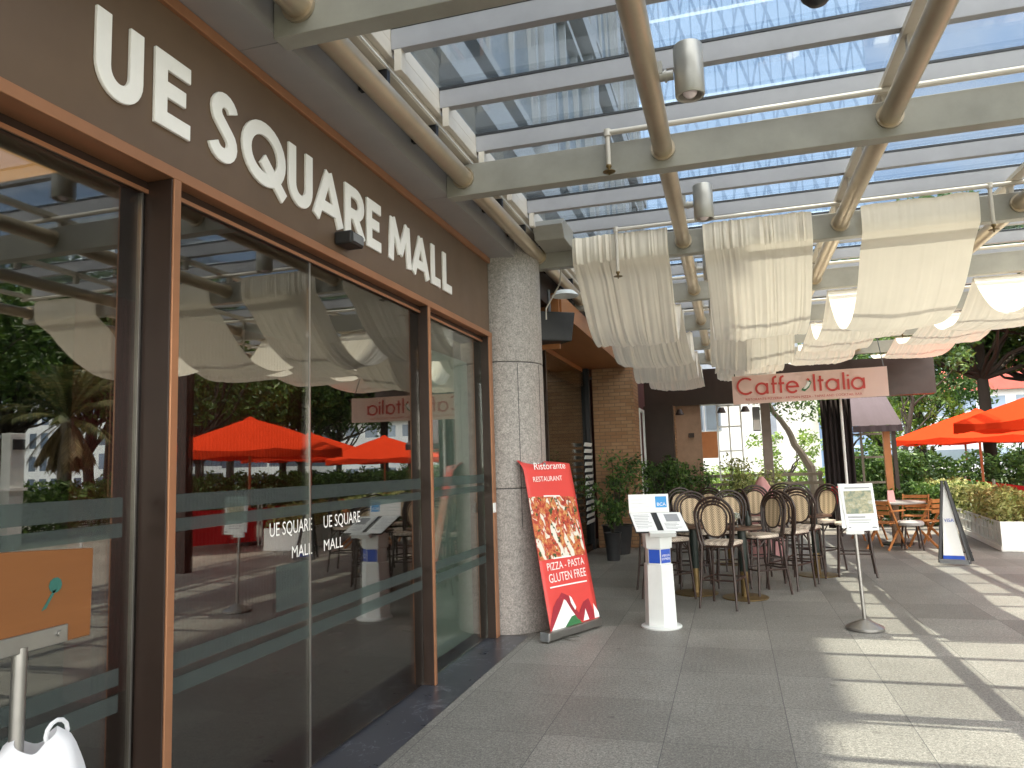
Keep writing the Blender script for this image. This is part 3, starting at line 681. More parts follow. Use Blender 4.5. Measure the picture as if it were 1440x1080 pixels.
# speaker and loose cable
sp = thing('loudspeaker', (-1.95,8.35,3.2), 'black loudspeaker hung under the wooden bulkhead beside the column', 'speaker')
MB().prism([(-.28,-.18),(.24,-.18),(.30,.16),(-.28,.16)], (-1.86,8.28,3.19), (.707,.5,0), (0,0,1), (-.28,.30,0)).build('cabinet', 'blackplastic', sp, bevel=.01)
MB().prism([(-.26,-.165),(.21,-.165),(.265,.145),(-.26,.145)], (-1.862,8.277,3.19), (.707,.5,0), (0,0,1), (.004,-.004,0)).build('grille', 'blackplastic', sp)
MB().tube([(-1.95,8.4,3.36),(-1.95,8.4,3.64)], .02, 8).build('bracket', 'greyplastic', sp, True)
lm = thing('wall_lamp', (-1.72,8.9,3.45), 'round white-rimmed lamp dish above the black loudspeaker', 'lamp')
MB().lathe([(.02,.06),(.10,.045),(.15,.0),(.155,-.012),(.13,-.01),(0,.02)], (-1.70,8.15,3.50), 24).build('dish', 'offwhite', lm, True)
MB().tube([(-1.70,8.15,3.55),(-1.78,8.3,3.64)], .012, 8).build('arm', 'blackplastic', lm, True)
cb_ = MB().tube([(-1.62,7.62,3.66),(-1.68,7.8,3.55),(-1.78,7.85,3.42),(-1.86,7.86,3.30),(-1.86,7.86,3.18)], .008, 8); tag(cb_.build('cable', 'cream', None, True), 'loose pale cable dangling beside the granite column', 'cable')

# ------------------------------------------------------------------ fascia sensor box
t = thing('door_sensor', (-2.18,3.98,3.02), 'black sensor box on the fascia under the white sign letters', 'sensor')
MB().box(-2.215,-2.10,3.90,4.06,2.955,3.035).build('body', 'blackplastic', t, bevel=.012)
MB().box(-2.098,-2.093,3.915,4.045,2.97,3.02).build('lens_strip', 'greyplastic', t)

# ------------------------------------------------------------------ leaning roll-up banner
ban = thing('rollup_banner', (-1.5,7.08,0), 'red pizza roll-up banner leaning against the granite column', 'banner')
bl, brt = Vector((-1.665,6.76,.085)), Vector((-1.335,7.42,.085))
tl_, tr_ = Vector((-1.955,7.02,1.60)), Vector((-1.50,7.50,1.545))
tl_, tr_ = Vector((-1.93,6.93,1.645)), Vector((-1.60,7.56,1.60))
def bp(s, h, off=0.0):
    a = bl.lerp(brt, s); b = tl_.lerp(tr_, s); p = a.lerp(b, h)
    if h > .93: p = p+Vector((-.10,.04,0))*((h-.93)/.07)**2*(.6+.6*sin(s*5))
    return p+NB*off+Vector((0,0,.012*sin(s*3.1)*h))
NB = (brt-bl).cross(tl_-bl).normalized()
if NB.x < 0: NB = -NB
def sheet(h0, h1, s0, s1, off, nu=12, nv=12): return MB().grid(lambda a, b: bp(s0+(s1-s0)*a, h0+(h1-h0)*b, off), nu, nv)
o = sheet(0, 1, 0, 1, 0, 12, 40).build('banner_sheet', 'redprint', ban, True)
so_ = o.modifiers.new('thick', 'SOLIDIFY'); so_.thickness = .003; so_.offset = -1
sheet(.40, .775, .0, .96, .003, 10, 12).build('pizza_photo', 'pizza', o, True)
U_ = (brt-bl).normalized(); V_ = (tl_-bl); V_ = (V_-U_*V_.dot(U_)).normalized()
def btext(mb, body, s, h, width, size): mb.text(body, bp(s,h,.0055), U_, (tl_-bl).normalized(), (0,0,0), width=width, size=size)
mb = MB(); btext(mb, 'PIZZA - PASTA', .12, .335, .56, .10); mb.build('lettering', 'letter', o); mb = MB(); btext(mb, 'GLUTEN FREE', .12, .265, .56, .115); mb.build('lettering', 'letter', o); mb = MB(); btext(mb, 'RESTAURANT', .14, .865, .44, .07); mb.build('lettering', 'letter', o)
for s0_, s1_, h0_ in ((.12,.76,.235),(.3,.34,.772),(.28,.36,.397)):
    MB().grid(lambda a, b: bp(s0_+s1_*a, h0_+.008*b, .0055), 6, 1).build('white_rule', 'letter', o)
mb = MB(); btext(mb, 'Ristorante', .2, .94, .48, .10); mb.build('lettering', 'letter', o)
def flag(poly, off): 
    q = MB(); q.add([bp(a, b, off) for a, b in poly], [tuple(range(len(poly)))]); return q
flag([(0,.01),(.30,.01),(.22,.06),(.34,.17),(.22,.17),(.12,.13),(0,.03)], .004).build('flag_print', 'darkred', o)
flag([(.02,.005),(.30,.005),(.55,.055),(.36,.165),(.25,.11)], .0045).build('flag_print', 'white', o)
flag([(.28,.005),(.62,.005),(.55,.06),(.44,.055)], .005).build('flag_print', 'green', o)
flag([(.22,.165),(.32,.20),(.44,.175),(.52,.10),(.60,.065),(.72,.12),(.84,.135),(.90,.05),(.90,.01),(.78,.01),(.74,.06),(.66,.012),(.56,.03),(.46,.09),(.38,.15),(.30,.172)], .0055).build('flag_print', 'darkred', o)
flag([(.46,.175),(.50,.16),(.56,.10),(.53,.085),(.47,.13)], .006).build('flag_print', 'white', o)
flag([(.90,.01),(1,.01),(1,.04),(.92,.10)], .006).build('flag_print', 'white', o)
flag([(.66,.012),(.78,.012),(.74,.08),(.71,.05)], .006).build('flag_print', 'white', o)
bs = MB().bar(bl+Vector((-.03,-.05,-.03))-U_*.02, brt+Vector((-.03,-.0,-.03))+U_*.03, .10, .075); bs.build('base', 'chrome', ban, bevel=.012)
mb = MB().bar(bl+Vector((-.028,-.05,-.03))-U_*.034, bl+Vector((-.028,-.05,-.03))-U_*.021, .104, .08); mb.build('end_cap', 'greyplastic', ban, bevel=.01)
mb = MB().tube([tuple((bl+brt)/2-NB*.03+Vector((0,0,-.02))), tuple((tl_+tr_)/2-NB*.03)], .011, 8); mb.build('support_pole', 'greyplastic', ban, True)
mb = MB().bar(bl.lerp(brt,.2)+NB*.02-Vector((0,0,.078)), bl.lerp(brt,.2)+NB*.22-Vector((0,0,.078)), .03, .012); mb.build('foot', 'chrome', ban)

# ------------------------------------------------------------------ menu podium
pod = thing('menu_podium', (-.745,7.52,0), 'white hexagonal menu podium holding an open black menu folder', 'podium')
MB().lathe([(.0,.0),(.19,.0),(.195,.006),(.195,.016),(.185,.022),(0,.022)], (-.745,7.52,0), 40).build('base', 'offwhite', pod, True)
ang = radians(20)
def rot(x, y): return (x*cos(ang)-y*sin(ang)-.745, x*sin(ang)+y*cos(ang)+7.52)
def psec(z, w_, d): return [(*rot(-w_,-d*.4),z),(*rot(-w_*.05,-d),z),(*rot(w_,-d*.5),z),(*rot(w_,d*.8),z),(*rot(-w_,d*.8),z)]
mb = MB(); secs = [(.022,.135,.13),(.60,.122,.12),(.605,.108,.108),(.75,.108,.108),(.755,.124,.12),(.91,.130,.126)]
for z, w_, d in secs: mb.v += psec(z, w_, d)
for i in range(len(secs)-1):
    for k in range(5): mb.f.append((i*5+k, i*5+(k+1) % 5, (i+1)*5+(k+1) % 5, (i+1)*5+k))
mb.f += [(0,1,2,3,4),(25,26,27,28,29)]
mb.build('pedestal', 'offwhite', pod, bevel=.002)
a_, b_ = Vector((*rot(-.108*.05,-.108),.47)), Vector((*rot(.108,-.054),.47))
du = (b_-a_); nn = du.cross(Vector((0,0,1))).normalized()
zz0 = .615
q = MB().prism([(.006,0),(du.length-.006,0),(du.length-.006,.13),(.006,.13)], Vector((a_.x,a_.y,zz0))+nn*.001, du.normalized(), (0,0,1), nn*.002); lb = q.build('blue_label', 'blue', pod)
e_ = Vector((*rot(-.108,-.0432),zz0)); du2 = a_-e_; du2.z = 0; n2 = du2.cross(Vector((0,0,1))).normalized()
MB().prism([(.006,0),(du2.length-.006,0),(du2.length-.006,.13),(.006,.13)], e_+n2*.001, du2.normalized(), (0,0,1), n2*.002).build('blue_label', 'blue', pod)
tq = MB().text('AMERICAN', Vector((a_.x,a_.y,zz0+.062))+nn*.004+du.normalized()*.015, du.normalized(), (0,0,1), (0,0,0), width=du.length-.03, size=.03)
tq.build('lettering', 'letter', lb); tq = MB().text('EXPRESS', Vector((a_.x,a_.y,zz0+.03))+nn*.004+du.normalized()*.015, du.normalized(), (0,0,1), (0,0,0), width=du.length-.03, size=.03); tq.build('lettering', 'letter', lb)
# sloping folder
fa = radians(8); fu = Vector((cos(fa),sin(fa),0)); fvv = Vector((-sin(fa)*.84-.20,cos(fa)*.84,.56)).normalized(); fn = fu.cross(fvv).normalized()
fo = Vector((-.715,7.45,.955))
def fbox(u0,u1,v0,v1,t0,t1): return MB().prism([(u0,v0),(u1,v0),(u1,v1),(u0,v1)], fo+fn*t0, fu, fvv, fn*(t1-t0))
fold = fbox(-.245,.265,-.09,.23,0,.012).build('folder', 'blackplastic', pod, bevel=.003)
fbox(-.235,-.03,-.08,.22,.0125,.016).build('page', 'paper', fold); fbox(.03,.258,-.08,.22,.0125,.016).build('page', 'paper', fold)
fbox(.09,.22,.07,.19,.0165,.0175).build('print', 'greyprint', fold)
mb = MB()
for k in range(9):
    v0 = .18-k*.026; a = -.215+random.uniform(0,.01); b = -.05-random.uniform(0,.06)
    q = fbox(a,b,v0,v0+.006,.0165,.0172); mb.add(q.v,q.f)
for k in range(5):
    v0 = .04-k*.022; q = fbox(.06,.22-random.uniform(0,.06),v0,v0+.006,.0165,.0172); mb.add(q.v,q.f)
mb.build('print', 'greyprint', fold)
fbox(-.12,.13,-.13,-.085,-.02,.03).build('ledge', 'offwhite', pod, bevel=.004)
hb_ = fo+fvv*.235+fn*.0
hd = MB().prism([(-.235,.0),(.16,.0),(.16,.19),(-.235,.19)], hb_, fu, (-.03,.1,.99), fn*-.008); hd = hd.build('header_board', 'white', pod, bevel=.002)
nf = fu.cross(Vector((-.03,.1,.99))).normalized()*1
if nf.y > 0: nf = -nf
MB().prism([(.03,.055),(.14,.055),(.14,.165),(.03,.165)], hb_+nf*.001, fu, (-.03,.1,.99), nf*.002).build('logo', 'skyblue', hd)
tq = MB().text('BCA', hb_+nf*.004+fu*.042+Vector((-.03,.1,.99))*.072, fu, (-.03,.1,.99), (0,0,0), width=.086, size=.045); tq.build('lettering', 'letter', hd)
mb = MB()
for k in range(3):
    q = MB().prism([(-.21,.06+k*.035),(-.03-.03*k,.06+k*.035),(-.03-.03*k,.068+k*.035),(-.21,.068+k*.035)], hb_+nf*.001, fu, (-.03,.1,.99), nf*.001); mb.add(q.v,q.f)
mb.build('print', pbr('faint_print', (.66,.67,.68), .6), hd)

# ------------------------------------------------------------------ poster stand on a round base
st = thing('poster_stand', (1.085,7.66,0), 'steel poster stand with a round base and white property poster', 'poster stand')
MB().lathe([(0,0),(.158,0),(.165,.008),(.165,.026),(.155,.034),(.04,.085),(.018,.10),(0,.10)], (1.085,7.66,0), 16).build('base', 'chrome', st, True)
MB().tube([(1.085,7.66,.09),(1.062,7.66,.96)], .0165, 14).build('pole', 'chrome', st, True)
def pbx(x0,x1,z0,z1,y): return MB().box(x0,x1,y,y+.004,z0,z1)
po = MB().prism([(-.065,-.01),(.205,0),(.188,.43),(-.10,.425)], (1.062,7.638,.90), (1,0,0), (-.02,.02,1), (0,.004,0)).build('poster', 'paper', st)
MB().prism([(-.108,.02),(-.02,.02),(-.03,.43),(-.118,.43)], (1.062,7.645,.90), (1,0,0), (0,.02,1), (0,.004,0)).build('poster', 'paper', st)
MB().prism([(-.058,.15),(.175,.155),(.168,.365),(-.066,.36)], (1.062,7.634,.90), (1,0,0), (-.02,.02,1), (0,.002,0)).build('photo', 'view', po)
mb = MB()
for k, (a, b, z, h) in enumerate(((-.055,.16,.385,.010),(-.05,.10,.115,.012),(-.045,.15,.09,.007),(-.045,.13,.065,.006),(-.05,-.03,.02,.01),(.15,.19,.02,.012))):
    mb.prism([(a,z),(b,z),(b,z+h),(a,z+h)], (1.062,7.634,.90), (1,0,0), (-.02,.02,1), (0,.002,0))
mb.build('print', 'greyprint', po)
MB().box(.985,1.14,7.643,7.652,.862,.91).build('clip', 'offwhite', st, bevel=.003)

# ------------------------------------------------------------------ A-frame pavement sign
af = thing('pavement_sign', (2.93,12.05,0), 'black framed A-shaped pavement sign with white tapering face', 'sign')
L0, R0, TP = Vector((2.76,12.1,.03)), Vector((3.11,11.97,.03)), Vector((2.925,12.2,1.18))
du = (R0-L0).normalized(); 
for s, back in ((-1,0),(1,.34)):
    ofs = Vector((.12,.32,0))*(1 if back else 0)
    for b_ in (L0, R0):
        MB().bar(b_+ofs, TP+du*(.02 if b_ is R0 else -.02), .036, .034, (0,1,0)).build('leg', 'blackplastic', af, bevel=.004)
    if not back:
        fc = MB().add([Vector((0,.012,0))+L0+du*.055+Vector((0,0,.06)), R0-du*.055+Vector((0,.012,.06)), TP+du*.02-Vector((0,-.012,.05)), TP-du*.02-Vector((0,-.012,.05))], [(0,1,2,3)])
        fc = fc.build('face', 'white', af); fc.modifiers.new('t','SOLIDIFY').thickness = .012
        up = (TP-(L0+R0)/2).normalized(); nrm = du.cross(up).normalized()
        if nrm.y > 0: nrm = -nrm
        mid = (L0+R0)/2
        q = MB().prism([(-.135,.055),(.135,.055),(.13,.105),(-.13,.105)], mid+nrm*.008, du, up, nrm*.002); q.build('blue_stripe', 'blue', fc)
        MB().text('VISA', mid+up*.575+nrm*.012-du*.062, du, up, (0,0,0), width=.125, size=.07).build('lettering', 'blue', fc)
MB().bar(L0+Vector((0,0,.02)), R0+Vector((0,0,.02)), .03, .06).build('tray', 'greyplastic', af)
MB().bar(L0+Vector((.12,.32,.12)), R0+Vector((.12,.32,.12)), .02, .02).build('brace', 'blackplastic', af)

# ------------------------------------------------------------------ cafe sign banner
cs = thing('cafe_sign', (1.3,13.0,2.5), 'pale pink cafe banner hung across the walkway below the drapes', 'sign')
SO = Vector((.085,13.0,2.49)); SU = Vector((1,.0,.008)).normalized(); SV = Vector((0,0,1))
def sgp(a, b): return SO+SU*(2.38*a)+SV*(.475*b)+Vector((0,.02*sin(a*9)*.6+.012*sin(a*31)*max(0,a-.8)*4,0))
o = MB().grid(lambda a, b: sgp(a, b), 40, 6).build('banner_sheet', 'signpink', cs, True)
k_ = 0
def sst(pts, closed=False, wd=.030, u0=0, mat=None):
    pass
def strokes(mb, defs, x, zb, h, wd):
    global k_
    for pts, cl in defs:
        mb.ribbon([(x+p[0]*h, zb+p[1]*h) for p in pts], wd, SO+Vector((0,-.030-.0006*(k_ % 5),0)), (1,0,0), (0,0,1), (0,.004,0), cl); k_ += 1
ring = lambda cx, r: arc(cx, r, r, r, 0, 360, 24)[:-1]
LW = {'C': ([(arc(.5,.5,.46,.46,48,312,22), False)], .95),
      'a': ([(ring(.34,.31), True), ([(.65,0),(.65,.62)], False)], .80),
      'f': ([([(.12,0),(.12,.80)]+arc(.28,.80,.16,.16,180,80,6)[1:], False), ([(0,.56),(.32,.56)], False)], .37),
      'e': ([([(.04,.33),(.64,.33)]+arc(.34,.31,.30,.31,5,320,22)[1:], False)], .76),
      'I': ([([(.08,0),(.08,.98)], False)], .24), 't': ([([(.14,0),(.14,.86)], False), ([(0,.60),(.32,.60)], False)], .40),
      'l': ([([(.07,0),(.07,.98)], False)], .21), 'i': ([([(.07,0),(.07,.60)], False), ([(.07,.74),(.07,.84)], False)], .21)}
mb = MB(); x = .075
for ch in 'Caffe': d, adv = LW[ch]; strokes(mb, d, x, .155, .285, .034); x += adv*.31
mb.build('lettering', 'signred', o); mb = MB(); x = 1.26
for ch in 'Italia': d, adv = LW[ch]; strokes(mb, d, x, .155, .285, .034); x += adv*.31
mb.build('lettering', 'signred', o)
mb = MB().text('RISTORANTE PIZZERIA - ARTISAN PIZZA - TAPAS AND COCKTAIL BAR', SO+Vector((.20,-.028,.055)), (1,0,0), (0,0,1), (0,0,0), width=1.78, size=.055); mb.build('lettering', 'signred', o)
mb = MB().prism([(0,.02),(.05,.0),(.12,.06),(.16,.14),(.13,.19),(.10,.12),(.05,.07),(.01,.05)], SO+Vector((1.08,-.030,.16)), (1,0,0), (0,0,1), (0,.003,0)); mb.build('emblem', 'green', o)
mb = MB().prism([(.02,.03),(.06,.03),(.11,.08),(.135,.13),(.09,.16),(.07,.10)], SO+Vector((1.09,-.034,.17)), (1,0,0), (0,0,1), (0,.003,0)); mb.build('emblem', 'white', o)
mb = MB().prism([(.08,.19),(.12,.17),(.13,.20),(.10,.215)], SO+Vector((1.085,-.032,.16)), (1,0,0), (0,0,1), (0,.003,0)); mb.build('emblem', 'signred', o)
for a in (.02,.98): MB().tube([tuple(sgp(a,1)), tuple(sgp(a,1)+Vector((0,.4,.62)))], .008, 6).build('hanging_cord', 'gasket', cs, True)

# ------------------------------------------------------------------ rattan bar stools
def make_stool(label):
    t = thing('bar_stool', (0,0,0), label, 'bar stool', 'rattan bar stools round the high tables')
    def seat(a, b):
        th = a*2*pi; k = b
        r = .205*(abs(cos(th))**4+abs(sin(th))**4)**(-.25)*.97; wv = 1 if sin(th) > 0 else .92
        return (r*cos(th)*k*wv, r*sin(th)*k+.02, .70+.012*(1-k**4)+.0)
    mb = MB(); n = 28
    ringp = [seat(i/n, 1) for i in range(n)]
    mb.v += [(p[0],p[1],.668) for p in ringp]+[(p[0]*1.02,p[1]*1.02,.685) for p in ringp]+[(p[0],p[1],.70) for p in ringp]+[(p[0]*.7,p[1]*.7,.708) for p in ringp]+[(0,.02,.71)]
    for L in range(3):
        for i in range(n): mb.f.append((L*n+i, L*n+(i+1) % n, (L+1)*n+(i+1) % n, (L+1)*n+i))
    for i in range(n): mb.f.append((3*n+i, 3*n+(i+1) % n, 4*n))
    mb.f.append(tuple(range(n))[::-1]); mb.build('seat', 'seatweave', t, True)
    # back: two bent loops and an oval woven panel, leaning back a little
    lean = lambda z: -.185-.10*(z-.68)
    def loop(wt, wb, ztop, z0, n=22):
        pts = []
        zc = ztop-wt
        for i in range(5): f = i/5; pts.append((-(wb+(wt-wb)*f**.6), lean(z0+(zc-z0)*f), z0+(zc-z0)*f))
        for i in range(n+1):
            th = pi-pi*i/n; z = zc+wt*sin(th); pts.append((wt*cos(th), lean(z), z))
        for i in range(5): f = 1-(i+1)/5; pts.append(((wb+(wt-wb)*f**.6), lean(z0+(zc-z0)*f), z0+(zc-z0)*f))
        return pts
    MB().tube(loop(.212,.165,1.185,.66), .016, 8).build('back_frame', 'rattan', t, True)
    MB().tube([(p[0],p[1]+.004,p[2]) for p in loop(.178,.135,1.145,.66)], .0125, 8).build('back_frame', 'rattan', t, True)
    ov = []
    for i in range(28):
        th = 2*pi*i/28; c_, s_ = cos(th), sin(th)
        r = 1.0; xx = .142*math.copysign(abs(c_)**.85, c_); zz = .935+.175*math.copysign(abs(s_)**.85, s_)
        ov.append((xx*(1 if s_ > 0 else .93), lean(zz)+.006, zz))
    MB().tube(ov, .011, 8, closed=True).build('panel_rim', 'rattan', t, True)
    mb = MB(); n = len(ov); mb.v += [(p[0]*.97,p[1]+.004,.935+(p[2]-.935)*.97) for p in ov]+[(p[0]*.97,p[1]-.004,.935+(p[2]-.935)*.97) for p in ov]
    mb.f += [tuple(range(n)), tuple(range(n,2*n))[::-1]]+[(i,(i+1)%n,n+(i+1)%n,n+i) for i in range(n)]
    mb.build('back_panel', 'weave', t)
    for sx in (-1,1):
        MB().tube([(sx*.165,.17,.675),(sx*.178,.19,.34),(sx*.195,.215,0)], [.015,.0145,.013], 10).build('leg', 'rattan', t, True)
        MB().tube([(sx*.160,-.18,.70),(sx*.180,-.205,.34),(sx*.20,-.245,0)], [.015,.0145,.013], 10).build('leg', 'rattan', t, True)
    fr_ = [(-.185,.19,.30),(.185,.19,.30),(.185,-.205,.30),(-.185,-.205,.30)]
    mb = MB()
    for i in range(4): mb.tube([fr_[i], fr_[(i+1) % 4]], .010, 8)
    mb.build('foot_ring', 'rattan', t, True)
    mb = MB()
    for sx in (-1,1):
        mb.tube([(sx*.17,.175,.56),(sx*.09,.172,.655),(0,.17,.665)], .008, 6); mb.tube([(sx*.172,.16,.56),(sx*.168,.06,.655)], .008, 6); mb.tube([(sx*.172,-.18,.56),(sx*.168,-.08,.655)], .008, 6)
    mb.tube([(-.165,.17,.655),(.165,.17,.655)], .012, 8); mb.tube([(-.165,-.175,.655),(.165,-.175,.655)], .012, 8)
    for sx in (-1,1): mb.tube([(sx*.165,-.175,.655),(sx*.165,.17,.655)], .012, 8)
    mb.build('seat_frame', 'rattan', t, True)
    return t
def face(dx, dy): return math.atan2(-dx, dy)
STOOLS = [
 (-.16,8.66,.30,1,'nearest rattan bar stool, its oval woven back turned to the camera'),
 (-.78,9.02,.75,.8,'rattan bar stool half hidden behind the white menu podium'),
 (.27,9.46,-1,-.75,'rattan bar stool facing the camera side, right of the nearest stool'),
 (.84,10.52,.3,1,'rattan bar stool with its back to camera, left of the poster stand'),
 (1.14,11.42,-.8,-.9,'rattan bar stool at the right end of the group, beside the poster edge'),
 (.30,10.55,1,.4,'rattan bar stool turned sideways in the middle of the group'),
 (-.52,9.86,.1,-1,'rattan bar stool on the far side of the leftmost high table'),
 (-.06,10.0,.05,-1,'rattan bar stool on the far side of the middle high table'),
 (.92,11.72,.1,-1,'rattan bar stool on the far side of the rightmost high table'),
 (-.30,11.5,.2,1,'rattan bar stool in the back row below the white wall'),
 (.25,12.0,-.2,1,'rattan bar stool in the back row beside the pink cloth'),
 (.62,9.95,.6,1,'dark rattan bar stool wedged between the sideways one and the one facing the camera'),
 (1.5,11.0,-1,.1,'rattan bar stool right behind the poster stand, turned sideways'),
 (-.95,9.75,1,-.2,'rattan bar stool farthest left, behind the menu folder'),
 (-.7,11.2,.3,-1,'rattan bar stool in the back row nearest the potted plants'),
 (.75,12.7,.1,1,'rattan bar stool farthest back below the terrace pillar'),
]
s0 = make_stool(STOOLS[0][4])
for i, (x, y, dx, dy, l) in enumerate(STOOLS):
    if i == 0: s0.location = (x,y,0); s0.rotation_euler = (0,0,face(dx,dy))
    else: dup(s0, (x,y,0), face(dx,dy), l)
def make_table(label):
    t = thing('high_table', (0,0,0), label, 'table', 'round high tables between the bar stools')
    MB().lathe([(0,.775),(.21,.775),(.23,.785),(.23,.802),(.22,.81),(0,.81)], n=40).build('top', 'tabletop', t, True)
    p = MB().lathe([(.045,.30),(.048,.31),(.048,.77),(.09,.775)], n=20).build('pedestal', 'iron', t, True)
    MB().lathe([(.044,.015),(.044,.299)], n=20).build('brass_sleeve', 'brass', p, True)
    MB().lathe([(.0,.0),(.255,.0),(.26,.008),(.255,.014),(0,.022)], n=36).build('base', 'brass', t, True)
    return t
tb = make_table('leftmost high round table on a brass disc, behind the menu podium'); tb.location = (-.50,9.42,0)
dup(tb, (.06,9.18,0), .3, 'high round table on a brass disc beside the nearest bar stool')
dup(tb, (1.02,10.98,0), .8, 'high round table on a brass disc behind the poster stand')
dup(tb, (-.1,12.1,0), .8, 'high round table in the back row of bar stools')
# glasses and bottles on the tables
def glassy(x, y, z, label, kind):
    if kind == 'glass':
        o = MB().lathe([(.028,0),(.03,.004),(.006,.012),(.006,.07),(.036,.10),(.04,.16),(.036,.16),(.03,.105)], (x,y,z), 14).build('wine_glass', 'clearglass', None, True); tag(o, label, 'glass')
    else:
        o = MB().lathe([(.03,0),(.032,.005),(.032,.09),(.012,.13),(.012,.17),(0,.172)], (x,y,z), 14).build('condiment_bottle', 'iron', None, True); tag(o, label, 'bottle')
glassy(.02,9.12,.81,'clear wine glass on the middle high table','glass'); glassy(.14,9.26,.81,'dark bottle on the middle high table','bottle'); glassy(-.46,9.5,.81,'clear wine glass on the leftmost high table','glass'); glassy(1.0,10.9,.81,'dark bottle on the high table behind the poster stand','bottle')

# ------------------------------------------------------------------ folding chairs, low table and stool
def make_fold(label):
    t = thing('folding_chair', (0,0,0), label, 'folding chair', 'teak folding chairs round the low table')
    mb = MB()
    for k in range(6): mb.box(-.20,.20,-.19+k*.066,-.135+k*.066,.43,.448)
    mb.build('seat', 'foldwood', t)
    for sx in (-1,1):
        MB().bar((sx*.215,.24,0),(sx*.215,-.21,.82),.022,.04).build('leg', 'foldwood', t, bevel=.004)
        MB().bar((sx*.19,-.26,0),(sx*.19,.20,.44),.022,.04).build('leg', 'foldwood', t, bevel=.004)
        MB().bar((sx*.235,-.20,.64),(sx*.235,.22,.64),.05,.022).build('armrest', 'foldwood', t, bevel=.004)
    mb = MB()
    for k in range(3): mb.box(-.205,.205,-.195-.01*k,-.177-.01*k,.58+k*.085,.64+k*.085)
    mb.build('backrest', 'foldwood', t); return t
f0 = make_fold('teak folding chair nearest the poster stand, facing the low table'); f0.location = (2.42,14.05,0); f0.rotation_euler = (0,0,face(.7,.8))
dup(f0, (3.15,14.35,0), face(-.7,.6), 'teak folding chair next to the pavement sign, facing the low table')
dup(f0, (3.2,15.5,0), face(-.4,-1), 'teak folding chair on the far right side of the low table')
dup(f0, (2.4,15.6,0), face(.4,-1), 'teak folding chair on the far left side of the low table')
lt = thing('low_table', (2.72,14.75,0), 'round grey-topped low table among the teak folding chairs', 'table')
MB().lathe([(0,.715),(.47,.715),(.5,.725),(.5,.745),(.49,.75),(0,.75)], (2.72,14.75,0), 36).build('top', pbr('grey_table_top', (.34,.32,.30), .3), lt, True)
MB().lathe([(.07,0),(.07,.715)], (2.72,14.75,0), 20).build('pedestal', 'pinkwall', lt, True)
MB().lathe([(0,0),(.27,0),(.27,.02),(0,.03)], (2.72,14.75,0), 24).build('base', 'iron', lt, True)
mc = thing('menu_card', (2.66,14.6,.75), 'pink folded menu card standing on the low table', 'menu card')
MB().add([(2.60,14.58,.752),(2.72,14.58,.752),(2.71,14.63,.95),(2.61,14.63,.95),(2.60,14.69,.752),(2.72,14.69,.752)], [(0,1,2,3),(3,2,5,4)]).build('card', 'pinkcloth', mc)
ls = thing('stool', (2.8,13.95,0), 'small stool with round pale seat in front of the low table', 'stool')
MB().lathe([(0,.40),(.19,.40),(.2,.42),(.2,.45),(.18,.47),(0,.475)], (2.8,13.95,0), 28).build('seat', pbr('grey_stool_seat', (.36,.34,.33), .6), ls, True)
for a in range(4):
    th = pi/4+a*pi/2; MB().tube([(2.8+.14*cos(th),13.95+.14*sin(th),.41),(2.8+.2*cos(th),13.95+.2*sin(th),0)], .016, 8).build('leg', 'rattan', ls, True)

# ------------------------------------------------------------------ foliage helpers
def leaf(mb, p, size, rnd, up=.3):
    n = Vector((rnd.gauss(0,1), rnd.gauss(0,1), rnd.gauss(0,1)+up)).normalized()
    a = n.cross(Vector((rnd.gauss(0,1),rnd.gauss(0,1),rnd.gauss(0,1)))).normalized(); b = n.cross(a)
    L = size*rnd.uniform(.7,1.3); W = L*.42; o = len(mb.v); p = Vector(p)
    mb.v += [tuple(p-a*L), tuple(p-b*W+n*W*.25), tuple(p+a*L), tuple(p+b*W+n*W*.25)]; mb.f.append((o,o+1,o+2,o+3))
def clumps(mb, cents, per, size, rnd, shell=.75):
    for c, r in cents:
        k = int(per*r*r)
        for _ in range(k):
            d = Vector((rnd.gauss(0,1),rnd.gauss(0,1),rnd.gauss(0,.8))).normalized(); rr = r*(rnd.random()**.45)
            leaf(mb, Vector(c)+d*rr, size, rnd)
def limb(mb, p0, p1, r0, r1, rnd, n=6, wob=.12):
    p0, p1 = Vector(p0), Vector(p1); L = (p1-p0).length; pts = []; rs = []
    for i in range(n+1):
        f = i/n; q = p0.lerp(p1, f)
        if 0 < i < n: q += Vector((rnd.gauss(0,1),rnd.gauss(0,1),rnd.gauss(0,.5)))*L*wob*.3
        pts.append(q); rs.append(r0+(r1-r0)*f)
    mb.tube(pts, rs, 8); return pts[-1]
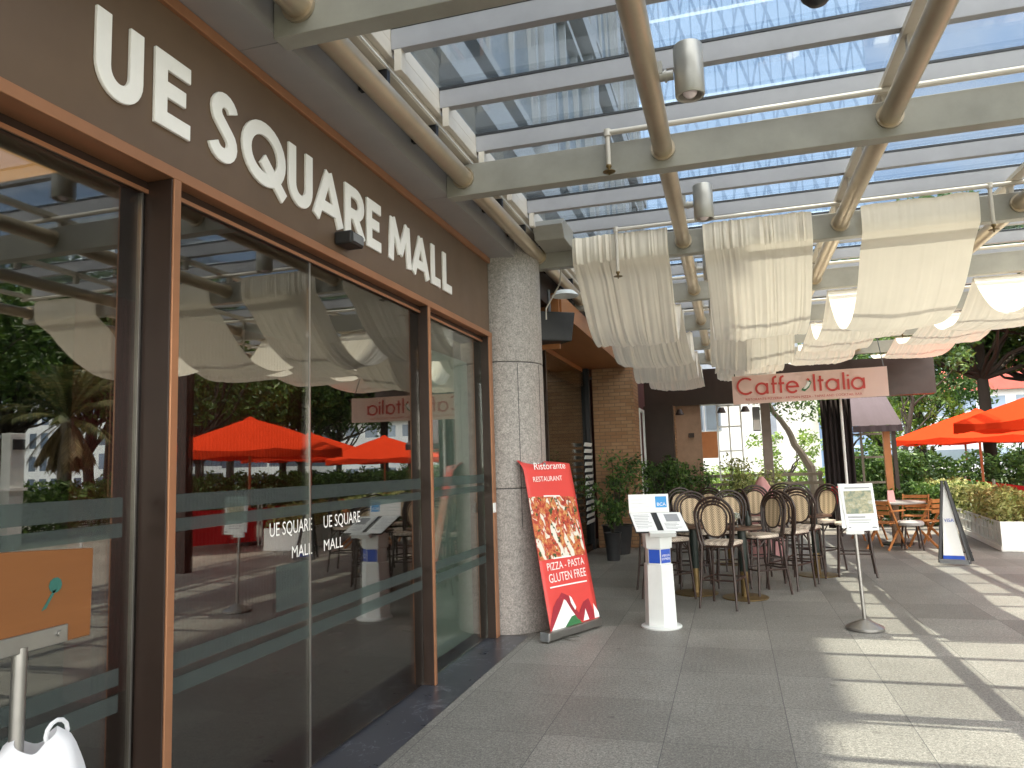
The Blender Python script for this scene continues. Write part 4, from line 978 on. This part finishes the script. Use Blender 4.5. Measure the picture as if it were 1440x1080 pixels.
def make_tree(label, seed, trunk_h, tr, crown_z, cr_, ch, nclump, leafmat, size, barkmat='bark', lean=(0,0), per=130, loc=(0,0,0), low=.0):
    rnd = random.Random(seed); t = thing('tree', (0,0,0), label, 'tree', 'trees round the plaza')
    tk = MB(); top = Vector((lean[0],lean[1],trunk_h))
    pts = [Vector((0,0,0)), Vector((lean[0]*.2+rnd.gauss(0,.05),lean[1]*.2,trunk_h*.3)), Vector((lean[0]*.6,lean[1]*.6+rnd.gauss(0,.05),trunk_h*.7)), top]
    tk.tube([Vector((0,0,-.05))]+pts[0:1]+pts[1:], [tr*1.45,tr*1.2,tr,tr*.85,tr*.62], 12)
    cents = []
    for k in range(nclump):
        th = rnd.uniform(0,2*pi); u = rnd.uniform(-1,1); rr = rnd.uniform(.35,1)**.6
        c = Vector((lean[0]+cr_*rr*cos(th)*sqrt(max(0,1-u*u*.8)), lean[1]+cr_*rr*sin(th)*sqrt(max(0,1-u*u*.8)), crown_z+ch*u*rr-low*rr))
        cents.append((c, rnd.uniform(.22,.42)*cr_*.62))
        if k % (2 if tr > .1 else 5) == 0:
            st_ = top if rnd.random() < .6 else pts[2]
            mid = st_.lerp(c,.5)+Vector((0,0,-.1*cr_+rnd.uniform(-.2,.2)))
            limb(tk, st_-Vector((0,0,.2)), mid, tr*.42, tr*.22, rnd, 4); limb(tk, mid, c, tr*.22, tr*.05, rnd, 4)
    tk.build('trunk', barkmat, t, True)
    cm = MB(); clumps(cm, cents, per, size, rnd); cm.build('crown', leafmat, t)
    return t

# big spreading tree (direct view), slender tree, bushy tree
big = make_tree('tall tree with the thickest dark trunk rising behind the orange parasols', 3, 6.2, .21, 8.0, 5.2, 2.6, 80, 'leaf', .16, per=260, low=.6)
big.location = (8.75,30,0)
dup(big, (11.3,32.4,0), 2.1, 'tall tree at the right edge with a forked dark branch')
slim = make_tree('slender leaning tree left of the orange parasols with a low dark crown', 11, 3.2, .085, 4.3, 1.75, 1.35, 34, 'leaf', .085, lean=(.55,.1), per=420)
slim.location = (4.75,24.5,0)
bush = make_tree('leafy tree reflected in the doors beside the palm', 21, 3.0, .16, 5.2, 3.3, 2.5, 55, 'leaf', .13, per=240)
bush.location = (13.0,8.5,0)
TR = [(bush,(16.0,13.5,0),1.0,1.1,'reflected broad tree behind the white pylon'),(bush,(13.6,22.5,0),2.2,1.0,'reflected tree behind the orange parasols, straight trunk'),
 (bush,(12.6,27.5,0),4.0,.95,'tree beyond the parasols filling the right edge low'),(big,(19,24,0),.7,1.0,'reflected tall tree across the road, wide crown'),
 (big,(15,3.5,0),3.3,.9,'reflected tall tree at the left edge of the doors'),(bush,(6.5,37,0),1.5,1.0,'light green tree far behind the slender tree'),
 (bush,(3.2,41,0),3.1,1.1,'far tree above the terrace awning'),(bush,(18.5,41,0),.4,1.2,'far tree right of the red roofed building'),(bush,(19.5,20,0),2.7,1.15,'reflected dark tree right behind the palm'),(bush,(19,16,0),.9,1.2,'reflected dark tree left of the palm'),(bush,(21,25,0),3.9,1.3,'reflected dark tree right of the palm, across the road'),(bush,(20.5,31,0),1.9,1.3,'reflected dark tree above the nearest parasol'),(big,(24,38,0),1.2,1.1,'far tall tree across the road on the right'),
 (big,(22,12,0),5,1.0,'reflected tall tree far across the road'),(bush,(15.8,31,0),5.1,1.0,'reflected tree at the far end of the hedge'),(bush,(9.8,44,0),2.1,1.1,'pale tree far behind the thick trunk'),(big,(30,55,0),2.1,1.3,'largest far tree on the right skyline')]
for src, loc, rz, s, l in TR: dup(src, loc, rz, l, scale=s)
lt_ = make_tree('young bright green tree standing behind the slender tree', 31, 1.6, .08, 2.5, 1.3, 1.1, 30, 'leafb', .085, per=420)
lt_.location = (6.1,27.5,0)
dup(lt_, (4.0,28.5,0), 5.0, 'bright green tree behind the awning', scale=1.25)
dup(lt_, (5.4,32,0), 2.5, 'bright green tree behind the slender tree, second row', scale=1.5)
dup(lt_, (8.0,36,0), 1.0, 'bright green round tree below the thick trunk', scale=1.3)
dup(lt_, (12.2,38,0), 2.0, 'bright green tree below the red roof', scale=.9)
dup(lt_, (1.6,23.6,0), 3.0, 'bright green sunlit bush seen right of the terrace pillar', scale=(.85,.85,.72))
dup(lt_, (-.6,24.4,0), 4.0, 'bright low bush in front of the white wall', scale=(.8,.8,.42))

# palm seen in the reflection
def make_palm():
    rnd = random.Random(5); t = thing('palm_tree', (0,0,0), 'shaggy fan palm with a dry brown skirt, reflected in the left pane', 'palm')
    MB().tube([(0,0,0),(.05,0,1.0),(.02,0,2.4),(0,0,3.3)], [.22,.19,.18,.16], 12).build('trunk', 'palebark', t, True)
    def fronds(n, e0, e1, L, mat, name):
        mb = MB()
        for k in range(n):
            th = rnd.uniform(0,2*pi); el = radians(rnd.uniform(e0,e1)); P = Vector((0,0,3.25)); d = Vector((cos(th)*cos(el), sin(th)*cos(el), sin(el)))
            pts = []
            for i in range(9):
                pts.append(P.copy()); P += d*L/8; d = (d+Vector((0,0,-.13))).normalized()
            mb.tube(pts, [.018-.0018*i for i in range(9)], 4)
            side = d.cross(Vector((0,0,1))).normalized()
            for i in range(3,9):
                for q in range(7):
                    for s in (-1,1):
                        b = pts[i-1].lerp(pts[i],q/7); ll = .36*(1-abs(i-6)/6); tip = b+(side*s*.8+d*.7+Vector((0,0,-.35))).normalized()*ll*rnd.uniform(.8,1.2)
                        wv = d*.02; o = len(mb.v); mb.v += [tuple(b-wv),tuple(b+wv),tuple(tip)]; mb.f.append((o,o+1,o+2))
        mb.build(name, mat, t)
    fronds(34,-5,80,1.7,'palm','crown'); fronds(26,-75,-20,1.5,'drypalm','dry_skirt'); return t
pm = make_palm(); pm.location = (13.4,16.8,0)

# ------------------------------------------------------------------ hedges, planters, potted plants
def hedge(name, x0, x1, y0, y1, z0, z1, mat, size, n, label, cat, seed=1):
    rnd = random.Random(seed); mb = MB()
    for _ in range(n):
        x = rnd.uniform(x0,x1); y = rnd.uniform(y0,y1); f = rnd.random()**.6
        zt = z1*(.86+.22*mnoise.noise(Vector((x*1.9,y*1.9,seed)))); leaf(mb, (x,y,z0+(zt-z0)*f), size, rnd, .6)
    for _ in range(n//60):
        x = rnd.uniform(x0,x1); y = rnd.uniform(y0,y1); mb.tube([(x,y,z0),(x+rnd.uniform(-.05,.05),y,z1*.8)], .006, 4)
    o = mb.build(name, mat, None); tag(o, label, cat); return o
pl = thing('planter_box', (4.3,13.7,0), 'long white lattice planter box on a concrete kerb', 'planter')
PU = Vector((.085,1,0)).normalized(); PV = Vector((1,-.085,0)).normalized(); PO = Vector((4.05,13.68,0))
def pbox(u0,u1,v0,v1,z0,z1):
    c = PO+PU*(u0+u1)/2+PV*(v0+v1)/2+Vector((0,0,(z0+z1)/2)); return MB().obox(c, PU*(u1-u0)/2, PV*(v1-v0)/2, (0,0,(z1-z0)/2))
for v0, v1 in ((0,.03),(.72,.75)): pbox(0,8,v0,v1,.09,.44).build('side_board', 'offwhite', pl)
pbox(-.03,-.002,-.03,.78,.02,.47).build('end_board', 'white', pl, bevel=.004); pbox(8,8.03,0,.75,.09,.44).build('end_board', 'offwhite', pl)
pbox(0,8,.032,.718,.36,.385).build('soil', 'bark', pl); pbox(-.02,8.05,-.04,.79,.004,.088).build('kerb', 'whitewall', pl)
lt2 = MB()
for k in range(24): q = pbox(k*.335,k*.335+.03,-.018,-.002,.1,.46); lt2.add(q.v,q.f)
for z in (.10,.27,.435): q = pbox(0,8,-.03,-.019,z,z+.03); lt2.add(q.v,q.f)
lt2.build('lattice', 'offwhite', pl)
rnd = random.Random(9); mb = MB()
for _ in range(9000):
    u = rnd.uniform(-.05,8.0); v = rnd.uniform(-.05,.8); zt = .88+.20*mnoise.noise(Vector((u*2.2,v*2.2,3))); f = rnd.random()**.7
    p = PO+PU*u+PV*v; leaf(mb, (p.x,p.y,.38+(zt-.38)*f), .045, rnd, .8)
tag(mb.build('planter_hedge', 'leafy', None), 'yellow green and pinkish shrubs filling the white lattice planter', 'shrub')
hedge('hedge', 12.2, 13.4, 4, 40, 0, 1.75, 'leaf', .10, 20000, 'long dark clipped hedge along the far side of the plaza', 'hedge', 2)
hedge('hedge', 3.0, 5.2, 18.2, 18.9, 0, 1.0, 'leaf', .06, 4500, 'dark green hedge behind the low table', 'hedge', 3)
hedge('hedge', 2.4, 4.6, 20.6, 21.4, 0, 1.9, 'leaf', .07, 5000, 'tall leafy hedge behind the awning posts', 'hedge', 8)
hedge('hedge', 3.6, 12, 25.5, 26.6, 0, 1.7, 'leaf', .09, 7000, 'dark green hedge under the parasols at the back', 'hedge', 4)
hedge('shrub', -3.4, 3.4, 25.6, 26.4, 0, 1.3, 'leafb', .08, 5000, 'sunlit row of shrubs along the foot of the white wall', 'shrub', 6)
def potted(x, y, h, r, ph, label, mat='leaf', seed=1):
    rnd = random.Random(seed); t = thing('potted_plant', (x,y,0), label, 'potted plant', 'potted plants along the cafe front')
    MB().lathe([(0,0),(r*.42,0),(r*.55,ph*.95),(r*.6,ph),(r*.5,ph),(r*.48,ph*.9),(0,ph*.9)], (x,y,0), 20).build('pot', 'pot', t, True)
    mb = MB(); st_ = MB(); cents = []
    for k in range(14):
        c = Vector((x+rnd.gauss(0,r*.42), y+rnd.gauss(0,r*.42), ph+(h-ph)*rnd.uniform(.25,.95))); cents.append((c,r*.5)); st_.tube([(x,y,ph*.9),tuple(c)], .008, 4)
    clumps(mb, cents, 1500, .045, rnd); st_.build('stem', 'bark', t); mb.build('foliage', mat, t)
potted(-2.0,13.3,1.75,.48,.5,'tall dark potted bush in front of the brick pillar','leaf',1)
potted(-1.45,15.3,1.7,.42,.75,'potted plant with red flowers by the white framed window','leaf',2)
potted(-1.15,16.4,1.5,.45,.5,'dark potted shrub at the far end near the orange panel','leaf',3)
potted(-1.95,12.4,.95,.25,.45,'small spiky plant in a square dark pot','leaf',4)
potted(.15,16.6,1.55,.5,.4,'mottled pale plant in front of the terrace railing','leafy',7)
potted(-.75,16.2,1.45,.45,.4,'dark potted shrub below the orange wall panel','leaf',8)
potted(.55,17.9,1.25,.5,.4,'variegated pale plant at the terrace opening','leafy',5)

# ------------------------------------------------------------------ terrace end: pillar, curtains, awning, rail, cloths
tp = thing('terrace_pillar', (.82,17.9,0), 'square brown pillar at the terrace opening under the cafe sign', 'pillar')
MB().box(.70,.90,17.78,17.98,.0,2.83).build('shaft', pbr('grey_brown_render', (.20,.165,.14), .8, 0, .2, 3), tp, bevel=.006)
MB().box(.52,.68,17.85,17.98,2.2,2.75).build('wall_box', 'greyplastic', tp); MB().box(.53,.67,17.80,17.85,2.22,2.45).build('lamp', 'white', tp)
cu1 = MB().grid(lambda a, b: (1.95+.62*a, 17.75+.035*sin(a*38)+.02*sin(a*17), .02+2.8*b), 80, 4).build('curtain', 'curtain', None, True); tag(cu1, 'dark gathered curtain right of the terrace opening', 'curtain'); cu1.modifiers.new('t','SOLIDIFY').thickness = .006
tag(MB().tube([(2.36,17.6,0),(2.36,17.6,2.83)], .03, 10).build('awning_pole', 'offwhite', None, True), 'slim pale pole in front of the dark curtain', 'pole')
rl = thing('terrace_railing', (.8,18.6,0), 'low pale wooden railing across the terrace opening', 'railing')
for z in (.55,.75,.95,1.15): MB().box(-.7,2.0,18.55,18.6,z,z+.07).build('rail', 'palebark', rl)
for x in (-.6,.6,1.9): MB().box(x,x+.08,18.6,18.68,0,1.25).build('rail_post', 'palebark', rl)
rnd = random.Random(2); lt3 = MB()
limb(lt3, (1.95,19.6,0), (1.85,19.6,1.35), .11, .10, rnd, 4, .05); limb(lt3, (1.85,19.6,1.3), (1.35,19.5,2.3), .10, .07, rnd, 5, .05); limb(lt3, (1.35,19.5,2.28), (.85,19.4,3.1), .07, .05, rnd, 4, .05)
ltr = thing('leaning_tree', (1.95,19.6,0), 'pale bare leaning trunk framed by the terrace opening', 'tree'); lt3.build('trunk', 'palebark', ltr, True)
mb = MB(); rnd = random.Random(4); clumps(mb, [(Vector((.95+rnd.gauss(0,.5),19.4+rnd.gauss(0,.5),3.4+rnd.gauss(0,.3))),.5) for _ in range(14)], 600, .06, rnd); mb.build('crown', 'leaf', ltr)
aw = thing('awning', (3.0,18.6,2.2), 'grey fabric awning with sloping side right of the curtain', 'awning')
def awf(a, b): return (2.62+1.0*a, 19.6-1.6*b, 3.0-.78*b+.01*sin(a*20))
q = MB().grid(awf, 16, 8); q.grid(lambda a, b: (2.62+1.0*a, 18.0+.01*sin(a*30), 2.22-.14*b), 24, 2); q.add([(2.62,19.6,3.0),(2.62,18.0,2.22),(2.62,19.6,2.1)],[(0,1,2)]); o = q.build('canopy', 'awning', aw); o.modifiers.new('t','SOLIDIFY').thickness = .005
MB().box(3.28,3.42,18.35,18.47,0,2.2).build('post', 'foldwood', aw); MB().box(3.46,3.54,18.35,18.47,0,2.2).build('post', 'darkframe', aw)
for z in (.9,1.5,2.05): MB().box(2.6,3.7,19.55,19.6,z,z+.05).build('rail', 'palebark', aw)
for x in (2.62,2.98,3.66): MB().box(x,x+.05,19.5,19.549,0,2.2).build('post', 'palebark', aw)
rc = thing('cloth_table', (2.4,16.4,0), 'long table under a red cloth beside the curtain', 'table')
q = MB().grid(lambda a, b: (1.95+.5*a, 16.1+.7*b, .95), 10, 6); per = [(1.95,16.1),(2.45,16.1),(2.45,16.8),(1.95,16.8)]
for k in range(4):
    A, B = per[k], per[(k+1) % 4]; nx_, ny_ = (B[1]-A[1]), -(B[0]-A[0]); L_ = math.hypot(nx_,ny_); nx_/=L_; ny_/=L_
    q.grid(lambda a, b: (A[0]+(B[0]-A[0])*a+nx_*(.05*b+.02*b*sin(a*25)), A[1]+(B[1]-A[1])*a+ny_*(.05*b+.02*b*sin(a*25)), 0.95-.35*b), 30, 4)
q.build('tablecloth', 'redcloth', rc, True)
lg = MB()
for x, y in ((2.0,16.15),(2.4,16.15),(2.0,16.75),(2.4,16.75)): lg.box(x-.02,x+.02,y-.02,y+.02,0,.94)
lg.build('leg', 'rattan', rc)
pk = MB(); 
pk.grid(lambda a, b: ((.46)+( .03+.26*b**.8*(1+.06*sin(a*2*pi*7)))*cos(a*2*pi), 13.2+(.03+.26*b**.8*(1+.06*sin(a*2*pi*7)))*sin(a*2*pi), 1.28-.55*b), 42, 8)
pk.grid(lambda a, b: ((.46)+(.29*(1+.06*sin(a*2*pi*7)))*cos(a*2*pi), 13.2+(.29*(1+.06*sin(a*2*pi*7)))*sin(a*2*pi), .73-.73*b), 42, 3)
tag(pk.build('covered_heater', 'pinkcloth', None, True), 'pale pink cloth cover coming to a point behind the bar stools', 'cover')

# ------------------------------------------------------------------ orange parasols
def make_parasol(label):
    t = thing('parasol', (0,0,0), label, 'parasol', 'orange parasols on the terrace')
    R = 2.25; mb = MB(); n = 48; rows = 7
    def rad(k):
        th = 2*pi*k/n; q = (abs(cos(th))**3+abs(sin(th))**3)**(-1/3); return R*q/1.26*1.0*1.12
    mb.v.append((0,0,2.86))
    for j in range(1, rows+1):
        f = j/rows
        for k in range(n):
            th = 2*pi*k/n; seg = (k % 6)/6; sag = .10*sin(pi*seg)*f**1.5
            r = rad(k)*f*(1-.06*sin(pi*seg)*f); mb.v.append((r*cos(th), r*sin(th), 2.86-.76*f**1.1-sag*.5))
    for k in range(n): mb.f.append((0,1+k,1+(k+1) % n))
    for j in range(rows-1):
        for k in range(n): mb.f.append((1+j*n+k,1+(j+1)*n+k,1+(j+1)*n+(k+1) % n,1+j*n+(k+1) % n))
    o0 = 1+(rows-1)*n; o1 = len(mb.v)
    for k in range(n):
        x, y, z = mb.v[o0+k]; d = .14+.05*cos(k*2*pi/6); mb.v.append((x*1.005, y*1.005, z-d))
    for k in range(n): mb.f.append((o0+k,o1+k,o1+(k+1) % n,o0+(k+1) % n))
    mb.build('canopy', 'orange', t, True)
    MB().lathe([(.17,2.80),(.12,2.845),(.04,2.89),(0,2.90)], n=16).build('vent_cap', 'orange', t, True)
    MB().tube([(0,0,.05),(0,0,2.84)], .032, 12).build('pole', 'umbwood', t, True)
    for k in range(0,48,6):
        th = 2*pi*k/48; r = rad(k)*.96; MB().tube([(0,0,2.72),(r*cos(th),r*sin(th),2.07)], .013, 6).build('rib', 'umbwood', t, True)
    MB().lathe([(0,0),(.28,0),(.28,.06),(.06,.10),(.05,.3),(0,.3)], n=24).build('base', 'iron', t, True)
    return t
u0 = make_parasol('nearest orange parasol, largest, its tip overlapping the one behind'); u0.location = (6.1,14.9,0); u0.rotation_euler = (0,0,radians(40))
dup(u0, (6.2,22,0), radians(48), 'orange parasol in the middle, seen whole left of the nearest one', scale=.93)
dup(u0, (9.1,22.4,0), radians(20), 'orange parasol farther back, seen in the door reflection')
dup(u0, (7.6,28.5,0), radians(70), 'farthest orange parasol near the tree trunks')
# red cloth barriers behind the planter
bpts = [(6.9,12.7),(5.6,14.6),(5.75,17.4),(5.9,20.2),(6.1,23.2)]
labs = ['slanting red cloth barrier nearest the canopy','red cloth barrier right behind the front of the planter','red cloth barrier behind the middle of the planter','red cloth barrier farthest along the planter']
for (a, b), l in zip(zip(bpts[:-1], bpts[1:]), labs):
    A = Vector((*a,0)); B = Vector((*b,0)); t = thing('cloth_barrier', A, l, 'barrier', 'red cloth barriers round the parasol terrace')
    MB().grid(lambda s, h: A.lerp(B, s*.94+.03)+Vector((.015*sin(s*14),.015*sin(s*17),.12+.72*h)), 20, 3).build('cloth', 'redcloth', t, True)
    for p in (A.lerp(B,.02), A.lerp(B,.98)): MB().tube([tuple(p), tuple(p+Vector((0,0,.92)))], .02, 8).build('post', 'chrome', t, True)

# ------------------------------------------------------------------ far side: railing, pylon, buildings
ml = thing('metal_railing', (15.2,18,0), 'black metal railing behind the palm, reflected in the left pane', 'railing')
mb = MB()
for k in range(60): mb.box(15.19,15.21,10+k*.25,10.02+k*.25,.1,1.2)
mb.build('bars', 'gasket', ml); mb = MB().box(15.18,15.22,10,25,1.2,1.25); mb.box(15.18,15.22,10,25,.1,.14); mb.build('rail', 'gasket', ml)
py_ = thing('pylon', (12.0,14,0), 'pale grey pylon with a slotted head, reflected at the left edge', 'pylon')
MB().box(11.85,12.15,13.8,14.2,0,2.75).build('body', 'offwhite', py_, bevel=.02); MB().box(11.80,11.849,13.85,14.15,2.35,2.6).build('slot', 'gasket', py_)
MB().box(11.78,12.2,13.76,14.24,1.35,1.42).build('band', 'white', py_)
tag(MB().box(16.0,16.2,2,34,0,.85).build('low_wall', 'whitewall', None), 'low white wall along the road behind the railing', 'wall')
ww = thing('white_house', (0,30,0), 'white walled house with grey roof seen through the terrace opening', 'house')
MB().box(-8,3.0,28.0,38,-.03,4.1).build('wall', 'whitewall', ww)
MB().prism([(-8.4,4.1),(3.4,4.1),(2.4,5.6),(-7.4,5.6)], (0,27.6,0), (1,0,0), (0,0,1), (0,10.8,0)).build('roof', 'greyroof', ww)
for x in (-1.15,-.55): 
    f_ = MB().box(x-.28,x+.28,27.93,28.0,2.6,3.9).build('window', 'greyroof', ww); MB().box(x-.23,x+.23,27.90,27.93,2.66,3.84).build('pane', 'bldgglass', f_)
MB().box(1.2,1.6,27.8,28.0,2.2,4.0).build('downpipe', 'greyroof', ww)
rb = thing('red_roofed_building', (30,88,0), 'white office block with a red tiled roof beyond the trees', 'building')
MB().box(23,44,85,100,-.03,7.6).build('wall', mat_grid('white_block_windows', (.74,.76,.80), (.25,.32,.42), 2.6, 2.6, .35, .45), rb)
MB().prism([(22,7.6),(45,7.6),(42,11.4),(25,11.4)], (0,84,0), (1,0,0), (0,0,1), (0,17,0)).build('roof', 'redroof', rb)
def tower(name, x0, x1, y0, y1, h, mt, label):
    t = thing(name, ((x0+x1)/2,y0,0), label, 'building'); MB().box(x0,x1,y0,y1,-.03,h).build('facade', mt, t); MB().box(x0+1,x1-1,y0+1,y1-1,h,h+2.5).build('roof_plant', 'bldgpanel', t); return t
tower('office_tower', -8, 11.7, 60, 80, 110, 'lattice', 'blue glass tower with diagonal lattice seen through the canopy roof')
tower('office_tower', 40, 60, 150, 170, 30, mat_grid('pale_blue_windows', (.50,.58,.70), (.30,.42,.60), 2.2, 3.4, .3, .35), 'pale blue tower block behind the red roof')
tower('apartment_block', 66, 84, 74, 92, 33, mat_grid('white_grid_windows', (.78,.80,.84), (.14,.18,.25), 1.8, 2.9, .38, .34), 'white gridded apartment block reflected left of the palm')
tower('apartment_block', 56, 76, 92, 110, 17, mat_grid('banded_windows', (.78,.80,.82), (.12,.15,.22), 6, 3.0, .06, .45), 'low white apartment block with banded windows, reflected above the parasols')
tower('apartment_block', 92, 112, 40, 60, 28, mat_grid('grey_grid_windows', (.62,.66,.72), (.12,.16,.22), 2.4, 3.1, .34, .34, 'y'), 'grey apartment block far across the road')

# ------------------------------------------------------------------ foreground board on its post
bo = thing('board_stand', (-1.9,1.62,0), 'worn brown wooden board on a steel post in the left foreground', 'sign stand')
b = MB().prism([(-.62,.055),(.235,-.005),(.232,-.262),(-.62,-.25)], (-1.9,1.62,1.395), (0,1,0), (0,0,1), (.022,0,0)).build('board', 'board', bo, bevel=.004)
mb = MB().prism([(-.012+.022*cos(k*.63),.022*sin(k*.63)) for k in range(10)], (-1.8775,1.735,1.30), (0,1,0), (0,0,1), (.001,0,0)); mb.prism([(0,0),(.012,.004),(-.02,-.045),(-.035,-.05)], (-1.8775,1.715,1.285), (0,1,0), (0,0,1), (.001,0,0)); mb.build('paint_stain', 'greenpaint', b)
MB().box(-1.878,-1.870,1.2,1.765,1.135,1.185).build('bracket', 'chrome', bo, bevel=.003)
MB().tube([(-1.868,1.735,1.163),(-1.862,1.735,1.163)], .009, 8).build('bolt', 'chrome', bo, True)
MB().tube([(-1.89,1.625,0),(-1.885,1.625,1.15)], .019, 14).build('post', 'chrome', bo, True)
MB().lathe([(0,.004),(.15,.004),(.15,.02),(.03,.04),(0,.04)], (-1.89,1.625,0), 24).build('foot', 'chrome', bo, True)
bgm = MB(); rnd = random.Random(8)
def bagf(a, b):
    th = 2*pi*a; r = (.045+.11*b**.5)*(1+.16*sin(th*3+b*2)+.07*sin(th*7+b*5)); return (-1.86+r*cos(th), 1.66+r*sin(th)*1.1, .90-.35*b+.025*sin(th*2)*(1-b))
bgm.grid(bagf, 48, 14); o = bgm.build('plastic_bag', 'bag', None, True); tag(o, 'crumpled white plastic bag tied round the steel post, bottom left', 'bag')
bgm = MB().tube([(-1.83+.0*k, 1.70+.035*cos(k*.52), .905+.035*sin(k*.52)) for k in range(12)], .006, 6, closed=True); h_ = bgm.build('handle', 'bag', None, True); h_.parent = o

# white slim posts along the canopy edge (seen in the reflection)
bb = thing('bollard', (4.3,9.6,0), 'slim white bollard by the canopy edge, nearest of the row', 'bollard', 'slim white bollards along the canopy edge')
MB().lathe([(.03,0),(.028,.0),(.022,.75),(.018,.78),(0,.785)], (4.3,9.6,0), 12).build('shaft', 'white', bb, True); MB().lathe([(0,.002),(.07,.002),(.07,.012),(.03,.02)], (4.3,9.6,0), 16).build('foot', 'white', bb, True)
dup(bb, (4.25,8.6,0), 0, 'slim white bollard by the canopy edge, second of the row'); dup(bb, (4.3,7.6,0), 0, 'slim white bollard by the canopy edge, farthest from the parasols')
